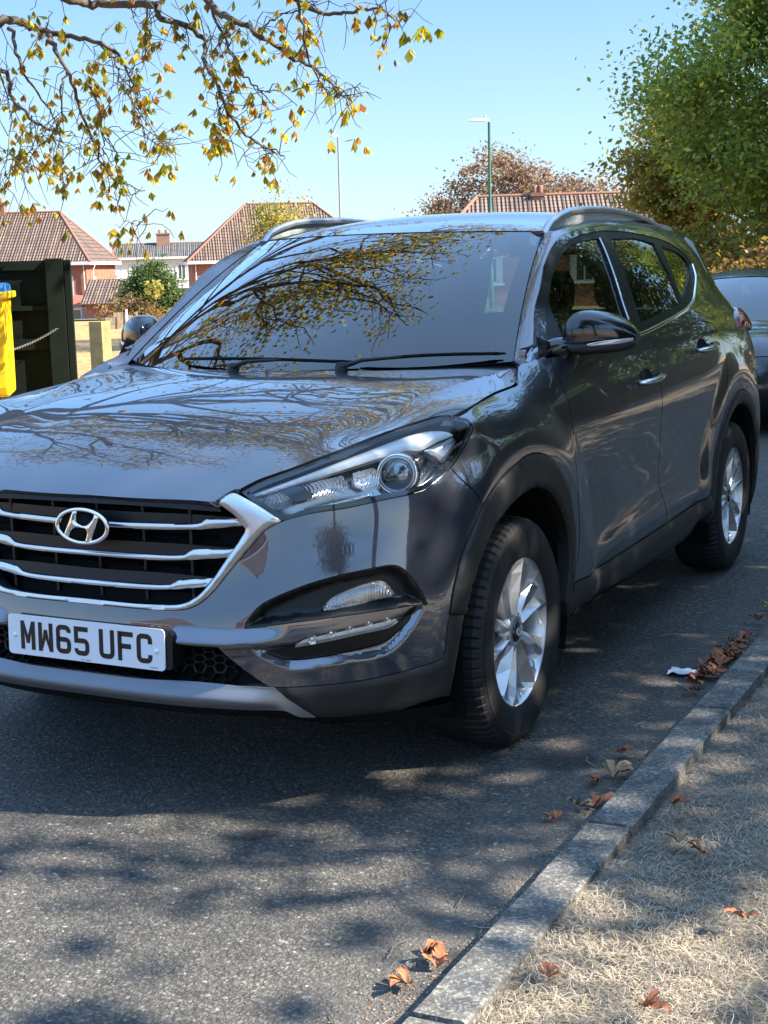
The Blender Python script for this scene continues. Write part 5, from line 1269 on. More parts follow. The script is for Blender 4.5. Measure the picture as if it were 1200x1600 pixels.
def grit():
    rs=np.random.RandomState(12);n=5200
    y=-2.6+7*rs.rand(n)**1.1;x=1.298-np.abs(rs.normal(0,.055,n))*(.6+.8*(np.sin(y*2.3)>0))
    far=rs.rand(n)<.12;x=np.where(far,rs.uniform(-1.2,1.28,n),x)
    s=rs.uniform(.0012,.0042,n);V=np.zeros((n,5,3))
    a=rs.rand(n)*6.28
    for i in range(4):
        V[:,i,0]=x+np.cos(a+i*1.57)*s*(.7+.5*rs.rand(n));V[:,i,1]=y+np.sin(a+i*1.57)*s*(.7+.5*rs.rand(n));V[:,i,2]=.0015
    V[:,4]=np.stack([x,y,.001+s*.9],1)
    me=fastmesh('gutter_grit',V.reshape(-1,3),5,[(0,1,4),(1,2,4),(2,3,4),(3,0,4)]);o=obj('gutter_grit',me,m_blade('grit',[(0,(.05,.045,.04)),(.4,(.14,.12,.10)),(.8,(.26,.235,.20)),(1,(.22,.09,.04))],0.0))
    tag(o,'fine grit and crumbs gathered on the road along the kerb','grit',kind='stuff')
    V=[];F=[];mb=MB()
    for i in range(26):
        x0=1.29-abs(rs.normal(0,.10));y0=rs.uniform(-2,2.2);a_=rs.rand()*6.28;L=rs.uniform(.04,.16);P=[Vector((x0+math.cos(a_)*L*t+.012*math.sin(t*5+i),y0+math.sin(a_)*L*t,.004+.006*abs(math.sin(t*3+i)))) for t in np.linspace(0,1,6)]
        P=[p if p.x<1.296 else Vector((1.294,p.y,p.z)) for p in P];mb.tube(P,.0011,4)
    o=mb.build('dead_stalks',M['straw']);tag(o,'loose thin dead leaf stalks scattered along the gutter','stalks',kind='stuff')
grit()
# ------------------------------------------------------------------ trees
def m_leaf(name,st,trans=.45,rough=.55):
    m=pm(name,(.1,.1,.03),rough,spec=.4);g=NG(m);b=m.node_tree.nodes['Principled BSDF'];ge=g.n('ShaderNodeNewGeometry')
    c=g.ramp(ge.outputs['Random Per Island'],st);n=g.n('ShaderNodeTexNoise',Scale=.9,Detail=3.0);g.l(ge.outputs['Position'],n.inputs['Vector'])
    f=g.ramp(n.outputs[0],[(.3,(.7,.75,.7)),(.7,(1.3,1.2,1.1))]);c=g.mix(1.0,c,f,'MULTIPLY');g.l(c,b.inputs['Base Color'])
    tr=g.n('ShaderNodeBsdfTranslucent');c2=g.mix(1.0,c,(1.5,1.5,.9),'MULTIPLY');g.l(c2,tr.inputs[0]);mx=g.n('ShaderNodeMixShader');mx.inputs[0].default_value=trans
    g.l(b.outputs[0],mx.inputs[1]);g.l(tr.outputs[0],mx.inputs[2]);g.l(mx.outputs[0],m.node_tree.nodes['Material Output'].inputs[0]);return m
M['lf_green']=m_leaf('green_leaf',[(0,(.08,.13,.025)),(.4,(.16,.23,.045)),(.75,(.25,.32,.07)),(.93,(.34,.37,.09)),(1,(.44,.36,.08))])
M['lf_autumn']=m_leaf('autumn_leaf',[(0,(.10,.12,.025)),(.4,(.18,.19,.04)),(.65,(.30,.24,.05)),(.85,(.30,.15,.04)),(1,(.12,.15,.03))])
M['lf_orange']=m_leaf('orange_leaf',[(0,(.12,.06,.025)),(.4,(.22,.12,.045)),(.7,(.26,.18,.07)),(1,(.12,.12,.04))])
M['lf_purple']=m_leaf('copper_leaf',[(0,(.09,.05,.045)),(.5,(.19,.11,.09)),(.8,(.27,.17,.13)),(1,(.16,.15,.06))])
M['lf_chest']=m_leaf('chestnut_leaf',[(0,(.13,.17,.025)),(.4,(.26,.27,.03)),(.6,(.42,.35,.04)),(.76,(.58,.42,.05)),(.82,(.38,.15,.03)),(1,(.20,.10,.03))],.62)
M['lf_bush']=m_leaf('bush_leaf',[(0,(.03,.06,.02)),(.5,(.06,.105,.03)),(.9,(.10,.15,.04)),(1,(.14,.17,.05))],.35)
M['lf_yell']=m_leaf('pale_leaf',[(0,(.16,.17,.04)),(.5,(.27,.25,.06)),(.85,(.38,.31,.08)),(1,(.45,.25,.05))])
M['lf_dark']=m_leaf('dark_leaf',[(0,(.03,.05,.013)),(.5,(.05,.08,.02)),(.9,(.09,.12,.03)),(1,(.17,.15,.04))],.35)
M['bark']=pm('bark',(.045,.038,.032),.9,var=(6,(.10,.088,.075)),bump=(25,.6),bd=.02)
def leafcloud(rs,C,Rr,n,clumps,size,shell=.6,droop=.3,flat=.9):
    """leaf quads gathered in clumps inside an ellipsoid list; C list of (centre, radii, weight)"""
    cs=[];w=np.array([c[2] for c in C],float);w/=w.sum()
    idx=rs.choice(len(C),clumps,p=w)
    d=rs.normal(size=(clumps,3));d/=np.linalg.norm(d,axis=1)[:,None];r=(shell+(1-shell)*rs.rand(clumps))**.8*(1-.0)
    r*=1+.16*np.sin(d[:,0]*5+1)*np.sin(d[:,1]*4+2)+.12*np.sin(d[:,2]*9)
    cen=np.array([C[i][0] for i in idx])+d*r[:,None]*np.array([C[i][1] for i in idx])
    ci=rs.randint(0,clumps,n);cr=Rr*(.5+rs.rand(clumps))
    off=rs.normal(size=(n,3))*cr[ci][:,None]*np.array([1,1,.62]);P=cen[ci]+off
    return cen,P
def leafquads(rs,P,size,droop=.35,asp=.55,fold=.25):
    n=len(P);s=size*(.6+.8*rs.rand(n));a=rs.rand(n)*2*math.pi;el=rs.normal(-droop,.5,n)
    ax=np.stack([np.cos(a)*np.cos(el),np.sin(a)*np.cos(el),np.sin(el)],1);t=rs.normal(size=(n,3));sd=np.cross(ax,t);sd/=np.linalg.norm(sd,axis=1)[:,None]
    nn=np.cross(ax,sd)
    V=np.stack([P,P+ax*(s*.45)[:,None]+sd*(s*asp*.5)[:,None]+nn*(s*fold*.2)[:,None],P+ax*s[:,None],P+ax*(s*.45)[:,None]-sd*(s*asp*.5)[:,None]+nn*(s*fold*.2)[:,None]],1)
    return V.reshape(-1,3)
def limb(mb,rs,p,q,r0,r1,k=6,wob=.08,n=6):
    p=Vector(p);q=Vector(q);L=(q-p).length;pts=[];rad=[]
    bx=Vector(rs.normal(size=3))*wob*L
    for i in range(n+1):
        t=i/n;o=bx*math.sin(math.pi*t)+Vector(rs.normal(size=3))*wob*.15*L*(0 if i in(0,n) else 1);pts.append(p.lerp(q,t)+o);rad.append(r0+(r1-r0)*t)
    mb.tube(pts,rad,k,False);return pts,rad
def tree(name,label,base,h,tr,C,n,size,mat,seed,clumps=160,cr=.45,group=None,cat='tree',shell=.55,lean=(0,0),twig=True,droop=.35):
    rs=np.random.RandomState(seed);bx,by=base;z0=float(terr(bx,by))-.05
    t=thing(name,label,cat,(bx,by,z0),0,group)
    cc=[((c[0][0]-bx,c[0][1]-by,c[0][2]-z0),c[1],c[2]) for c in C]
    cen,P=leafcloud(rs,cc,cr,n,clumps,size,shell)
    mb=MB();zt=h*.45;top=(lean[0],lean[1],zt)
    limb(mb,rs,(0,0,0),top,tr,tr*.7,10,.02)
    main=[]
    for c in cc:
        for q in range(4):
            e=np.array(c[0])+rs.normal(size=3)*np.array(c[1])*.35;st=Vector(top).lerp(Vector((0,0,zt*.7)),rs.rand());pts,rd=limb(mb,rs,st,e,tr*.5,tr*.18,7,.08);main+=list(zip(pts[2:],rd[2:]))
    if twig:
        mp=np.array([tuple(m_[0]) for m_ in main])
        for c in cen[:min(len(cen),170)]:
            j=np.argmin(((mp-c)**2).sum(1));limb(mb,rs,mp[j],c,min(main[j][1]*.5,.05),.008,4,.12,4)
    mb.build('trunk',M['bark'],t)
    V=leafquads(rs,P,size,droop);me=fastmesh('crown',V,4,[(0,1,2,3)]);obj('crown',me,mat,t)
    return t
G_='trees lining the kerb side'
# big trees at the end of the road
tree('broadleaf_tree','tall dark green tree filling the upper right corner above the black car','' and 0 or (0.6,24),13,.28,[((0.6,24,8.0),(5.0,5.0,4.6),3),((-2.4,23,4.0),(2.7,2.8,2.6),2.4),((-.8,22.5,2.6),(2.6,2.2,1.3),1.2),((3.2,23,6),(4.5,4,4),1.5),((-.9,24,11.5),(3.6,3.6,2.6),1),((1.0,22,3.2),(4.5,2.6,1.7),1.2)],330000,.105,M['lf_green'],1,560,.36)
tree('autumn_tree','yellow-brown autumn tree at the left edge of the tall green tree',(-6.6,27.5),6,.16,[((-5.9,27.3,3.3),(1.3,1.4,1.3),1.6),((-4.8,27.4,2.5),(1.5,1.4,1.2),1),((-5.0,27.6,4.3),(.9,.9,.7),.4)],22000,.12,M['lf_autumn'],2,130,.30)
tree('autumn_shrub','orange-brown shrub behind the roof of the black car',(-1.2,17.5),2.6,.07,[((-1.2,17.5,.95),(1.6,.9,.62),1),((1.2,17.6,.95),(1.6,.9,.6),1)],16000,.10,M['lf_orange'],3,110,.22,cat='shrub')
tree('autumn_shrub','brown leafy shrub between the car roof and the green tree',(-4.4,20.5),2.6,.07,[((-4.0,20.5,1.1),(1.2,.9,.8),1),((-2.4,20.0,1.1),(1.4,.9,.75),1)],16000,.10,M['lf_autumn'],13,110,.22,cat='shrub')
tree('copper_tree','purple-brown tree standing behind the long tiled roof',(-24.8,65),9,.25,[((-25.0,65,3.9),(4.0,3.4,3.0),2),((-21.4,66.8,3.3),(3.0,2.6,2.0),.9),((-27.4,63.6,3.0),(2.2,2,1.8),.6)],34000,.17,M['lf_purple'],4,300,.42,shell=.3)
tree('pale_tree','thin yellow-green young tree in front of the middle brick house',(-27.8,47.1),5,.07,[((-27.8,47.1,2.8),(1.4,1.4,1.7),2),((-26.7,47.6,1.6),(1.6,1.3,1.2),1)],7000,.13,M['lf_yell'],5,90,.26,shell=.3)
tree('green_bush','rounded green bush between the two brick houses',(-44.4,60.8),4,.12,[((-43.9,60.8,.75),(.85,.9,1.05),2),((-44.6,60.2,.0),(.7,.8,.9),1),((-43.2,61.2,-.1),(.7,.8,.9),1)],22000,.15,M['lf_bush'],6,200,.30,cat='bush',shell=.5)
tree('berry_bush','loose reddish bush beside the brown fence panels',(-22.6,29.9),2,.04,[((-22.6,29.9,.40),(.42,.4,.36),1),((-22.2,30.1,.30),(.3,.4,.3),.7),((-23.0,29.6,.2),(.35,.4,.3),.6)],1700,.10,M['lf_orange'],7,60,.20,cat='bush',shell=.2)
tree('yellow_sapling','small yellow sapling above the reddish bush',(-22.0,30.15),2,.02,[((-22.0,30.15,.88),(.13,.12,.20),1)],260,.13,M['lf_yell'],17,12,.09,cat='sapling',shell=.2)
# trees along the kerb side: shade the car and mirror in its flank
for i,(x,y,zc,r,sd_) in enumerate([(6.8,3.7,5.8,2.9,21),(7.4,-4.0,6.2,2.6,22),(6.4,9.4,5.6,3.2,23),(6.6,16.2,5.6,3.4,24),(11.5,-12.5,6.0,3.0,25)]):
    nm=['dense tree on the verge level with the car doors','dense tree on the verge behind the camera','dense tree on the verge level with the black car','dense verge tree beyond the black car','dense verge tree far behind the camera'][i]
    tree('verge_tree',nm,(x,y),9,.2,[((x,y,zc),(r,r,r*.95),2),((x-1.2,y+1.2,zc-1.4),(r*.75,r*.8,r*.5),1),((x-.6,y-1.5,zc-1.0),(r*.7,r*.7,r*.5),.8)],[27000,13000,34000,34000,22000][i],.15,M['lf_dark'],sd_,[130,75,190,190,120][i],.40,group=G_,droop=.2)

# dense hedge behind the kerb-side trees
def hedge(name,label,a,b,h,w_,n,mat,seed):
    rs=np.random.RandomState(seed);a=np.array(a);b=np.array(b);t=rs.rand(n);L=np.linalg.norm(b-a);nrm=np.array([-(b-a)[1],(b-a)[0]])/L
    o=rs.rand(n)*2-1;edge=rs.rand(n)<.6;o=np.where(edge,np.sign(o)*(.85+.15*rs.rand(n)),o);hh=h*(1+.10*np.sin(t*L*1.1)+.07*np.sin(t*L*2.7+1));z=rs.rand(n)*hh
    top=rs.rand(n)<.2;z=np.where(top,hh*(.93+.1*rs.rand(n)),z)
    P=np.stack([a[0]+(b-a)[0]*t+nrm[0]*o*w_/2,a[1]+(b-a)[1]*t+nrm[1]*o*w_/2,z],1)+rs.normal(0,.07,(n,3))
    e=thing(name,label,'hedge',(float(a[0]),float(a[1]),0));me=fastmesh('foliage',leafquads(rs,P-np.array([a[0],a[1],0]),.15,.2),4,[(0,1,2,3)]);obj('foliage',me,mat,e)
    mb=MB();mb.box((-w_*.3,0,0),(w_*.3,L,h*.86),rz=0);k=mb.build('inner_twigs',M['bark'],e);k.rotation_euler=(0,0,math.atan2(-(b-a)[0],(b-a)[1]))
hedge('verge_hedge','tall dense dark hedge running along the back of the right verge',(9.6,-1.5),(9.6,40),3.3,1.4,60000,M['lf_dark'],41)
# horse chestnut whose boughs hang into the picture
def px(u,v,d):
    """point d metres along the view axis seen at photo position u,v"""
    k=2255.08;return CAMP+(_F+_R*((u-600)/k)+_U*((800-v)/k))*d
BOUGHS=[ # photo-like course of every drooping bough, depth in metres, start and end radius
 ([(-260,-60),(-80,40),(0,35),(48,40),(91,53),(155,69),(197,107),(215,150)],14.2,.075,.006),
 ([(-200,-260),(0,-60),(120,0),(160,8),(240,8),(250,27),(315,53),(320,85),(341,139),(363,187),(405,224),(443,243)],13.2,.06,.006),
 ([(-160,60),(0,107),(16,144),(48,184),(80,203),(115,211)],14.8,.035,.006),
 ([(75,51),(88,80),(107,112),(128,181),(160,251),(181,283),(229,299)],14.2,.030,.005),
 ([(16,43),(32,96),(43,123),(75,165),(96,224),(96,277)],14.4,.022,.004),
 ([(123,124),(155,160),(160,213),(175,260)],14.0,.014,.004),
 ([(155,69),(180,100),(200,150),(240,205),(262,225)],14.3,.012,.003),
 ([(180,-140),(320,0),(363,32),(405,53),(464,96),(507,117),(533,149),(565,149)],12.6,.045,.004),
 ([(331,12),(373,101),(405,141),(427,140)],12.8,.016,.003),
 ([(250,-160),(464,0),(533,21),(592,16),(618,37)],12.4,.035,.004),
 ([(464,0),(485,96),(522,160)],12.3,.016,.003),
 ([(181,300),(192,341),(229,352)],14.1,.006,.002),
 ([(107,112),(95,150),(92,200),(60,230),(20,262),(10,300)],14.6,.012,.003),
 ([(341,139),(345,190),(342,230)],13.1,.008,.003),
 ([(230,8),(228,60),(222,110)],13.4,.012,.003),
 ([(363,32),(350,60),(320,100),(322,135)],12.9,.009,.003),
 ([(0,107),(15,180),(12,230),(30,250)],14.9,.009,.003),
 ([(405,53),(430,30),(470,15),(520,-10)],12.7,.01,.004),
 ([(48,184),(50,230),(44,262)],14.9,.008,.003),
 ([(200,120),(210,170),(230,215),(262,232)],14.1,.007,.002),
]
def chestnut():
    rs=np.random.RandomState(77);bx,by=-8.2,6.2
    t=thing('horse_chestnut','horse chestnut tree with yellowing drooping leaves hanging into the upper left','tree',(bx,by,0))
    b=Vector((bx,by,0));mb=MB();tips=[];lp=[]
    fork=Vector((bx+.2,by,4.2));limb(mb,rs,b-b,fork-b,.34,.26,12,.01)
    # upper crown limbs, spread over the road and the car
    def seen(p):
        q=p-CAMP;z=q.dot(_F);return z>0 and -80<600+2255*q.dot(_R)/z<1300 and 800-2255*q.dot(_U)/z>-70
    def rec(p,d,L,r,lev):
        e=p+d*L
        if seen(e) or e.z<3.0: return
        pts,rd=limb(mb,rs,p-b,e-b,r,r*.62,[10,8,6,5,4][min(lev,4)],.07,5)
        pts=[q+b for q in pts]
        if lev>=3:
            for q in pts[1:]: lp.append((q,.55 if lev==3 else 1.0))
        if lev>=4: return
        for k in range([3,3,3,3][min(lev,3)]):
            ax=Vector(rs.normal(size=3));dd=(d+ax*.42+Vector((0,0,.04))).normalized();st=pts[-1] if k==0 else pts[2+k%3]
            rec(st,dd,L*(.66+.16*rs.rand()),r*(.62 if k==0 else .5),lev+1)
    for d,L in(((.75,-.1,.62),3.0),((.55,.55,.60),3.0),((.50,-.65,.60),2.9),((.1,.1,1),3.0),((-.5,.4,.7),2.6),((-.4,-.6,.7),2.6),((.92,.22,.36),3.2),((.80,-.45,.40),3.1)):
        rec(fork,Vector(d).normalized(),L,.115,0)
    # boughs
    for pts,dep,r0,r1 in BOUGHS:
        P3=[px(u,v,dep+(.25*math.sin(i*1.7+dep*5))) for i,(u,v) in enumerate(pts)]
        sp=[Spline(np.arange(len(P3)),[p[k] for p in P3]) for k in range(3)];m_=len(P3)*5
        uu=np.linspace(0,len(P3)-1,m_);Q=[Vector((sp[0](q)[0],sp[1](q)[0],sp[2](q)[0])) for q in uu]
        if r0>.03 and Q[0].z>3:
            mb.tube([fork+(Q[0]-fork)*0-b,fork.lerp(Q[0],.5)+Vector((0,0,.5))-b,Q[0]-b],[r0*1.6,r0*1.3,r0],8,False)
        mb.tube([q-b+Vector(rs.normal(size=3))*.012 for q in Q],[r0+(r1-r0)*(i/(m_-1))**.7 for i in range(m_)],7,False)
        for i,q in enumerate(Q):
            f_=i/m_
            for _r in range(int(rs.choice([1,1,2])) if rs.rand()<.9*(.35+.65*f_) else 0):
                # side twig
                d=Vector(rs.normal(size=3));d.z-=.7;d.normalize();L=rs.uniform(.12,.55);e=q+d*L
                jt=Vector(rs.normal(size=3))*.035;mid=q.lerp(e,.5)+Vector((0,0,.05))+jt;m1=q.lerp(mid,.5)+Vector(rs.normal(size=3))*.015+Vector((0,0,.02));m2=mid.lerp(e,.55)+Vector(rs.normal(size=3))*.018;e=e+Vector((0,0,.02));mb.tube([q-b,m1-b,mid-b,m2-b,e-b],[.0055,.0048,.004,.0033,.0025],4,False)
                if rs.rand()<.75: tips.append(e)
                if rs.rand()<.2: tips.append(mid)
                if rs.rand()<.5:
                    d2=Vector(rs.normal(size=3));d2.z-=.5;d2.normalize();e2=mid+d2*rs.uniform(.1,.35);mb.tube([mid-b,e2-b],[.0035,.002],4,False);(tips.append(e2) if rs.rand()<.6 else None)
            if rs.rand()<.30*f_ : tips.append(q)
    mb.build('trunk',M['bark'],t)
    # leaves : hands of 5 leaflets
    base=[tuple(x+Vector(rs.normal(size=3))*.05) for x in tips for _ in range(int(rs.choice([0,0,1,1,2,3])))]
    for q,w_ in lp:
        for _ in range(4):
            pq=q+Vector(rs.normal(size=3))*.24
            if rs.rand()<w_*.75 and not seen(pq): base.append(tuple(pq))
    base=np.array(base);n=len(base)
    az=rs.rand(n)*2*math.pi;sz=rs.uniform(.06,.14,n);V=[]
    for k in range(5):
        a=az+(k-2)*.62+rs.normal(0,.12,n);el=-.75-.25*abs(k-2)+rs.normal(0,.28,n);s=sz*(1-.16*abs(k-2))
        ax=np.stack([np.cos(a)*np.cos(el),np.sin(a)*np.cos(el),np.sin(el)],1);sd=np.stack([-np.sin(a),np.cos(a),0*a],1)+rs.normal(0,.25,(n,3));nn=np.cross(ax,sd)
        w_=s*.235;stalk=np.stack([0*a,0*a,-.03+0*a],1);p=base+stalk
        c1=p+ax*(s*.64)[:,None];dn=np.array([0,0,-1])*(s*.12)[:,None]
        V.append(np.stack([p,c1+sd*w_[:,None]-nn*(w_*.4)[:,None],p+ax*s[:,None]+dn,c1-sd*w_[:,None]-nn*(w_*.4)[:,None]],1))
    # neighbouring leaflets of one hand share their first vertex region but stay separate blades
    V=np.stack(V,1).reshape(-1,3);me=fastmesh('crown',V-np.array([bx,by,0]),4,[(0,1,2,3)]);obj('crown',me,M['lf_chest'],t)
    return n
NL=chestnut()
# ------------------------------------------------------------------ houses and street furniture
def m_tile(name,c1,c2,sc_=3.3):
    m=pm(name,c1,.85);g=NG(m);b=m.node_tree.nodes['Principled BSDF'];tc=g.n('ShaderNodeTexCoord')
    br=g.n('ShaderNodeTexBrick',Scale=1.0);br.inputs['Color1'].default_value=(*c1,1);br.inputs['Color2'].default_value=(*c2,1);br.inputs['Mortar'].default_value=(c1[0]*.25,c1[1]*.25,c1[2]*.25,1)
    br.inputs['Mortar Size'].default_value=.035;br.inputs['Brick Width'].default_value=.30;br.inputs['Row Height'].default_value=.34;br.offset=0;g.l(tc.outputs['UV'],br.inputs['Vector'])
    no=g.n('ShaderNodeTexNoise',Scale=.7,Detail=6.0);g.l(tc.outputs['UV'],no.inputs['Vector']);f=g.ramp(no.outputs[0],[(.3,(.75,.75,.75)),(.7,(1.2,1.2,1.2))])
    c=g.mix(1.0,br.outputs['Color'],f,'MULTIPLY');g.l(c,b.inputs['Base Color'])
    bu=g.n('ShaderNodeBump',Strength=1.0,Distance=.08);w1=g.n('ShaderNodeTexWave',Scale=1/.30/math.pi/2*math.pi,bands_direction='X');g.l(tc.outputs['UV'],w1.inputs['Vector']);g.l(w1.outputs['Fac'],bu.inputs['Height']);g.l(bu.outputs[0],b.inputs['Normal']);return m
def m_brick(name,c1,c2):
    m=pm(name,c1,.9);g=NG(m);b=m.node_tree.nodes['Principled BSDF'];tc=g.n('ShaderNodeTexCoord')
    br=g.n('ShaderNodeTexBrick',Scale=1.0);br.inputs['Color1'].default_value=(*c1,1);br.inputs['Color2'].default_value=(*c2,1);br.inputs['Mortar'].default_value=(.22,.17,.13,1)
    br.inputs['Mortar Size'].default_value=.010;br.inputs['Brick Width'].default_value=.225;br.inputs['Row Height'].default_value=.075;g.l(tc.outputs['UV'],br.inputs['Vector'])
    no=g.n('ShaderNodeTexNoise',Scale=1.2,Detail=6.0);g.l(tc.outputs['Object'],no.inputs['Vector']);f=g.ramp(no.outputs[0],[(.3,(.8,.8,.8)),(.7,(1.2,1.15,1.1))])
    c=g.mix(1.0,br.outputs['Color'],f,'MULTIPLY');g.l(c,b.inputs['Base Color']);return m
M['tile']=m_tile('brown_tile',(.135,.085,.060),(.185,.118,.085))
M['tileg']=m_tile('grey_tile',(.10,.095,.09),(.14,.13,.12))
M['brick']=m_brick('red_brick',(.25,.070,.032),(.33,.10,.050))
M['white']=pm('white_paint',(.60,.60,.58),.4,var=(3,(.54,.54,.52)))
M['win']=pm('window_glass',(.06,.08,.08),.08,0,.5)
M['redroof']=pm('red_roof',(.30,.07,.05),.8,var=(2,(.36,.11,.08)))
M['wood']=pm('weathered_wood',(.22,.17,.11),.85,var=(8,(.34,.27,.18)),bump=(40,.4),bd=.01)
M['postwood']=pm('treated_post',(.20,.17,.07),.8,var=(14,(.30,.25,.11)),bump=(60,.4),bd=.006)
M['darkgreen']=pm('dark_green_boards',(.0025,.006,.0045),.85,spec=.15,var=(5,(.004,.009,.007)),bump=(30,.3),bd=.006)
M['yellow']=pm('yellow_plastic',(.72,.52,.01),.38,var=(4,(.66,.46,.01)))
M['blue']=pm('blue_plastic',(.02,.12,.36),.4)
M['steel']=pm('galvanised_steel',(.38,.40,.41),.4,.8)
M['polegreen']=pm('green_pole_paint',(.02,.10,.06),.45)
M['polegrey']=pm('grey_pole_paint',(.24,.22,.22),.5)
M['label']=pm('paper_label',(.6,.63,.66),.5)
def uvbox(me):
    uv=me.uv_layers.new(name='UVMap')
    for p in me.polygons:
        n=p.normal;ax=Vector((-n.y,n.x,0))
        ax=ax.normalized() if ax.length>.05 else Vector((1,0,0));v=n.cross(ax)
        for li in p.loop_indices:
            c=me.vertices[me.loops[li].vertex_index].co;uv.data[li].uv=(c.dot(ax),c.dot(v))
def house(name,label,corner,rz,W,D,eave,rise,z0=None,wallm='brick',tile='tile',hip=1.0,chim=(),wins=(),swins=(),left=True,ext=0,group=None):
    """corner = front right or front left ground point; x runs right, y runs back"""
    x0=-W if not left else 0
    zz=float(terr(*corner)) if z0 is None else z0
    t=thing(name,label,'house',(corner[0],corner[1],zz),rz,group)
    w_=MB();w_.box((x0,0,-1),(x0+W,D,eave));o=w_.build('wall',M[wallm],t);uvbox(o.data)
    ov=.35;a=x0-ov;b=x0+W+ov;c=-ov;d=D+ov;ym=D/2;hx=min(W/2-.01,(D/2+ov)*hip)
    r=MB();V=[(a,c,eave),(b,c,eave),(b,d,eave),(a,d,eave),(a+hx,ym,eave+rise),(b-hx,ym,eave+rise)]
    r.add(V,[(0,1,5,4),(1,2,5),(2,3,4,5),(3,0,4),(3,2,1,0)]);ro=r.build('roof',M[tile],t);uvbox(ro.data)
    hp=MB()
    for p,q in((0,4),(1,5),(2,5),(3,4),(4,5)): hp.tube([V[p],V[q]],.09,6)
    hp.build('ridge_tiles',M['redtile'],ro)
    f=MB();f.box((a,c-.03,eave-.18),(b,c+.05,eave+.03));f.box((b-.05,c+.06,eave-.18),(b+.03,d,eave+.03));f.box((a-.03,c+.06,eave-.18),(a+.05,d,eave+.03));f.build('gutter',M['white'],ro)
    for cx,cy,cz,cw,ch in chim:
        k=MB();k.box((cx-cw/2,cy-.35,eave+cz-1.4),(cx+cw/2,cy+.35,eave+cz+ch));k.box((cx-cw/2-.06,cy-.41,eave+cz+ch-.15),(cx+cw/2+.06,cy+.41,eave+cz+ch-.02));o=k.build('chimney',M['brickdark'],ro);uvbox(o.data)
        for i in range(2):
            p=MB();p.lathe([(.11,0),(.13,.32),(.10,.34),(.09,.1)],12,'Z',(cx-cw*.25+cw*.5*i,cy,eave+cz+ch));p.build('chimney_pot',M['redtile'],o)
    def window(x,z,w2,h2,side=False):
        k=MB()
        if side:
            X=x0+W;fr=lambda u,v,w3:(X+w3,u,v)
        else: fr=lambda u,v,w3:(u,-w3,v)
        def bx(u0,v0,u1,v1,d0,d1,mb):
            p=[fr(u,v,dd) for u,v,dd in((u0,v0,d0),(u1,v1,d1))];mb.box(tuple(map(min,*p)),tuple(map(max,*p)))
        g_=MB();bx(x-w2/2,z,x+w2/2,z+h2,.0,.02,g_);wo=g_.build('window',M['win'],t)
        e=.07
        for u0,v0,u1,v1 in((x-w2/2,z,x+w2/2,z+e),(x-w2/2,z+h2-e,x+w2/2,z+h2),(x-w2/2,z+e,x-w2/2+e,z+h2-e),(x+w2/2-e,z+e,x+w2/2,z+h2-e),(x-e/2,z+e,x+e/2,z+h2-e)): bx(u0,v0,u1,v1,.02,.06,k)
        bx(x-w2/2-.08,z-.08,x+w2/2+.08,z-.002,.0,.12,k);k.build('frame',M['white'],wo)
        for s in(-1,1):
            cu=MB();bx(x+s*w2*.36-w2*.09,z+.08,x+s*w2*.36+w2*.09,z+h2-.08,.021,.026,cu);cu.build('curtain',M['label'],wo)
    for a_ in wins: window(*a_)
    for a_ in swins: window(*a_,side=True)
    return t
M['redtile']=pm('ridge_tile',(.20,.09,.06),.8)
M['brickdark']=m_brick('dark_brick',(.20,.10,.07),(.27,.14,.09))
# left house
h1=house('brick_house','large brick house with a brown tiled hip roof above the dark gate panel',(-57.8,72.8),R_(25),20,9,4.85,3.45,hip=.62,left=False,
 chim=[(-6.9,4.6,3.0,1.1,1.15)],wins=[(-1.55,2.6,1.35,1.35)],swins=[(2.2,3.0,.5,.9),])
x=MB();x.tube([(.38,1.0,4.7),(.2,1.0,4.3),(.2,1.0,0)],.05,6);x.tube([(-.15,-.08,4.7),(-.15,-.08,0)],.04,6);x.build('drainpipe',M['white'],h1)
ae=MB();ae.tube([(-7.2,4.6,8.8),(-7.2,4.6,11.1)],.03,5);
for i in range(5): ae.tube([(-7.6+.0*i,4.2+.2*i,10.5),(-6.8,4.2+.2*i,10.5)],.015,4)
ae.tube([(-7.2,4.0,10.5),(-7.2,5.2,10.5)],.02,4);ae.build('aerial',M['steel'],h1)
# bay and conservatory of the left house
b=MB();b.add([(-2.9,-1.6,2.0),(-.1,-1.6,2.0),(.1,0,2.75),(-3.1,0,2.75)],[(0,1,2,3)]);b.add([(-.1,-1.6,2.0),(.1,0,2.75),(-.1,0,2.0)],[(0,1,2)]);b.build('bay_roof',M['redroof'],h1)
b=MB();b.box((-2.9,-1.5,-1),(-.1,-.01,1.98));bb=b.build('bay',M['white'],h1)
for i in range(3):
    q=MB();q.box((-2.75+i*.9,-1.54,.8),(-2.75+i*.9+.75,-1.51,1.8));q.build('bay_window',M['win'],bb)
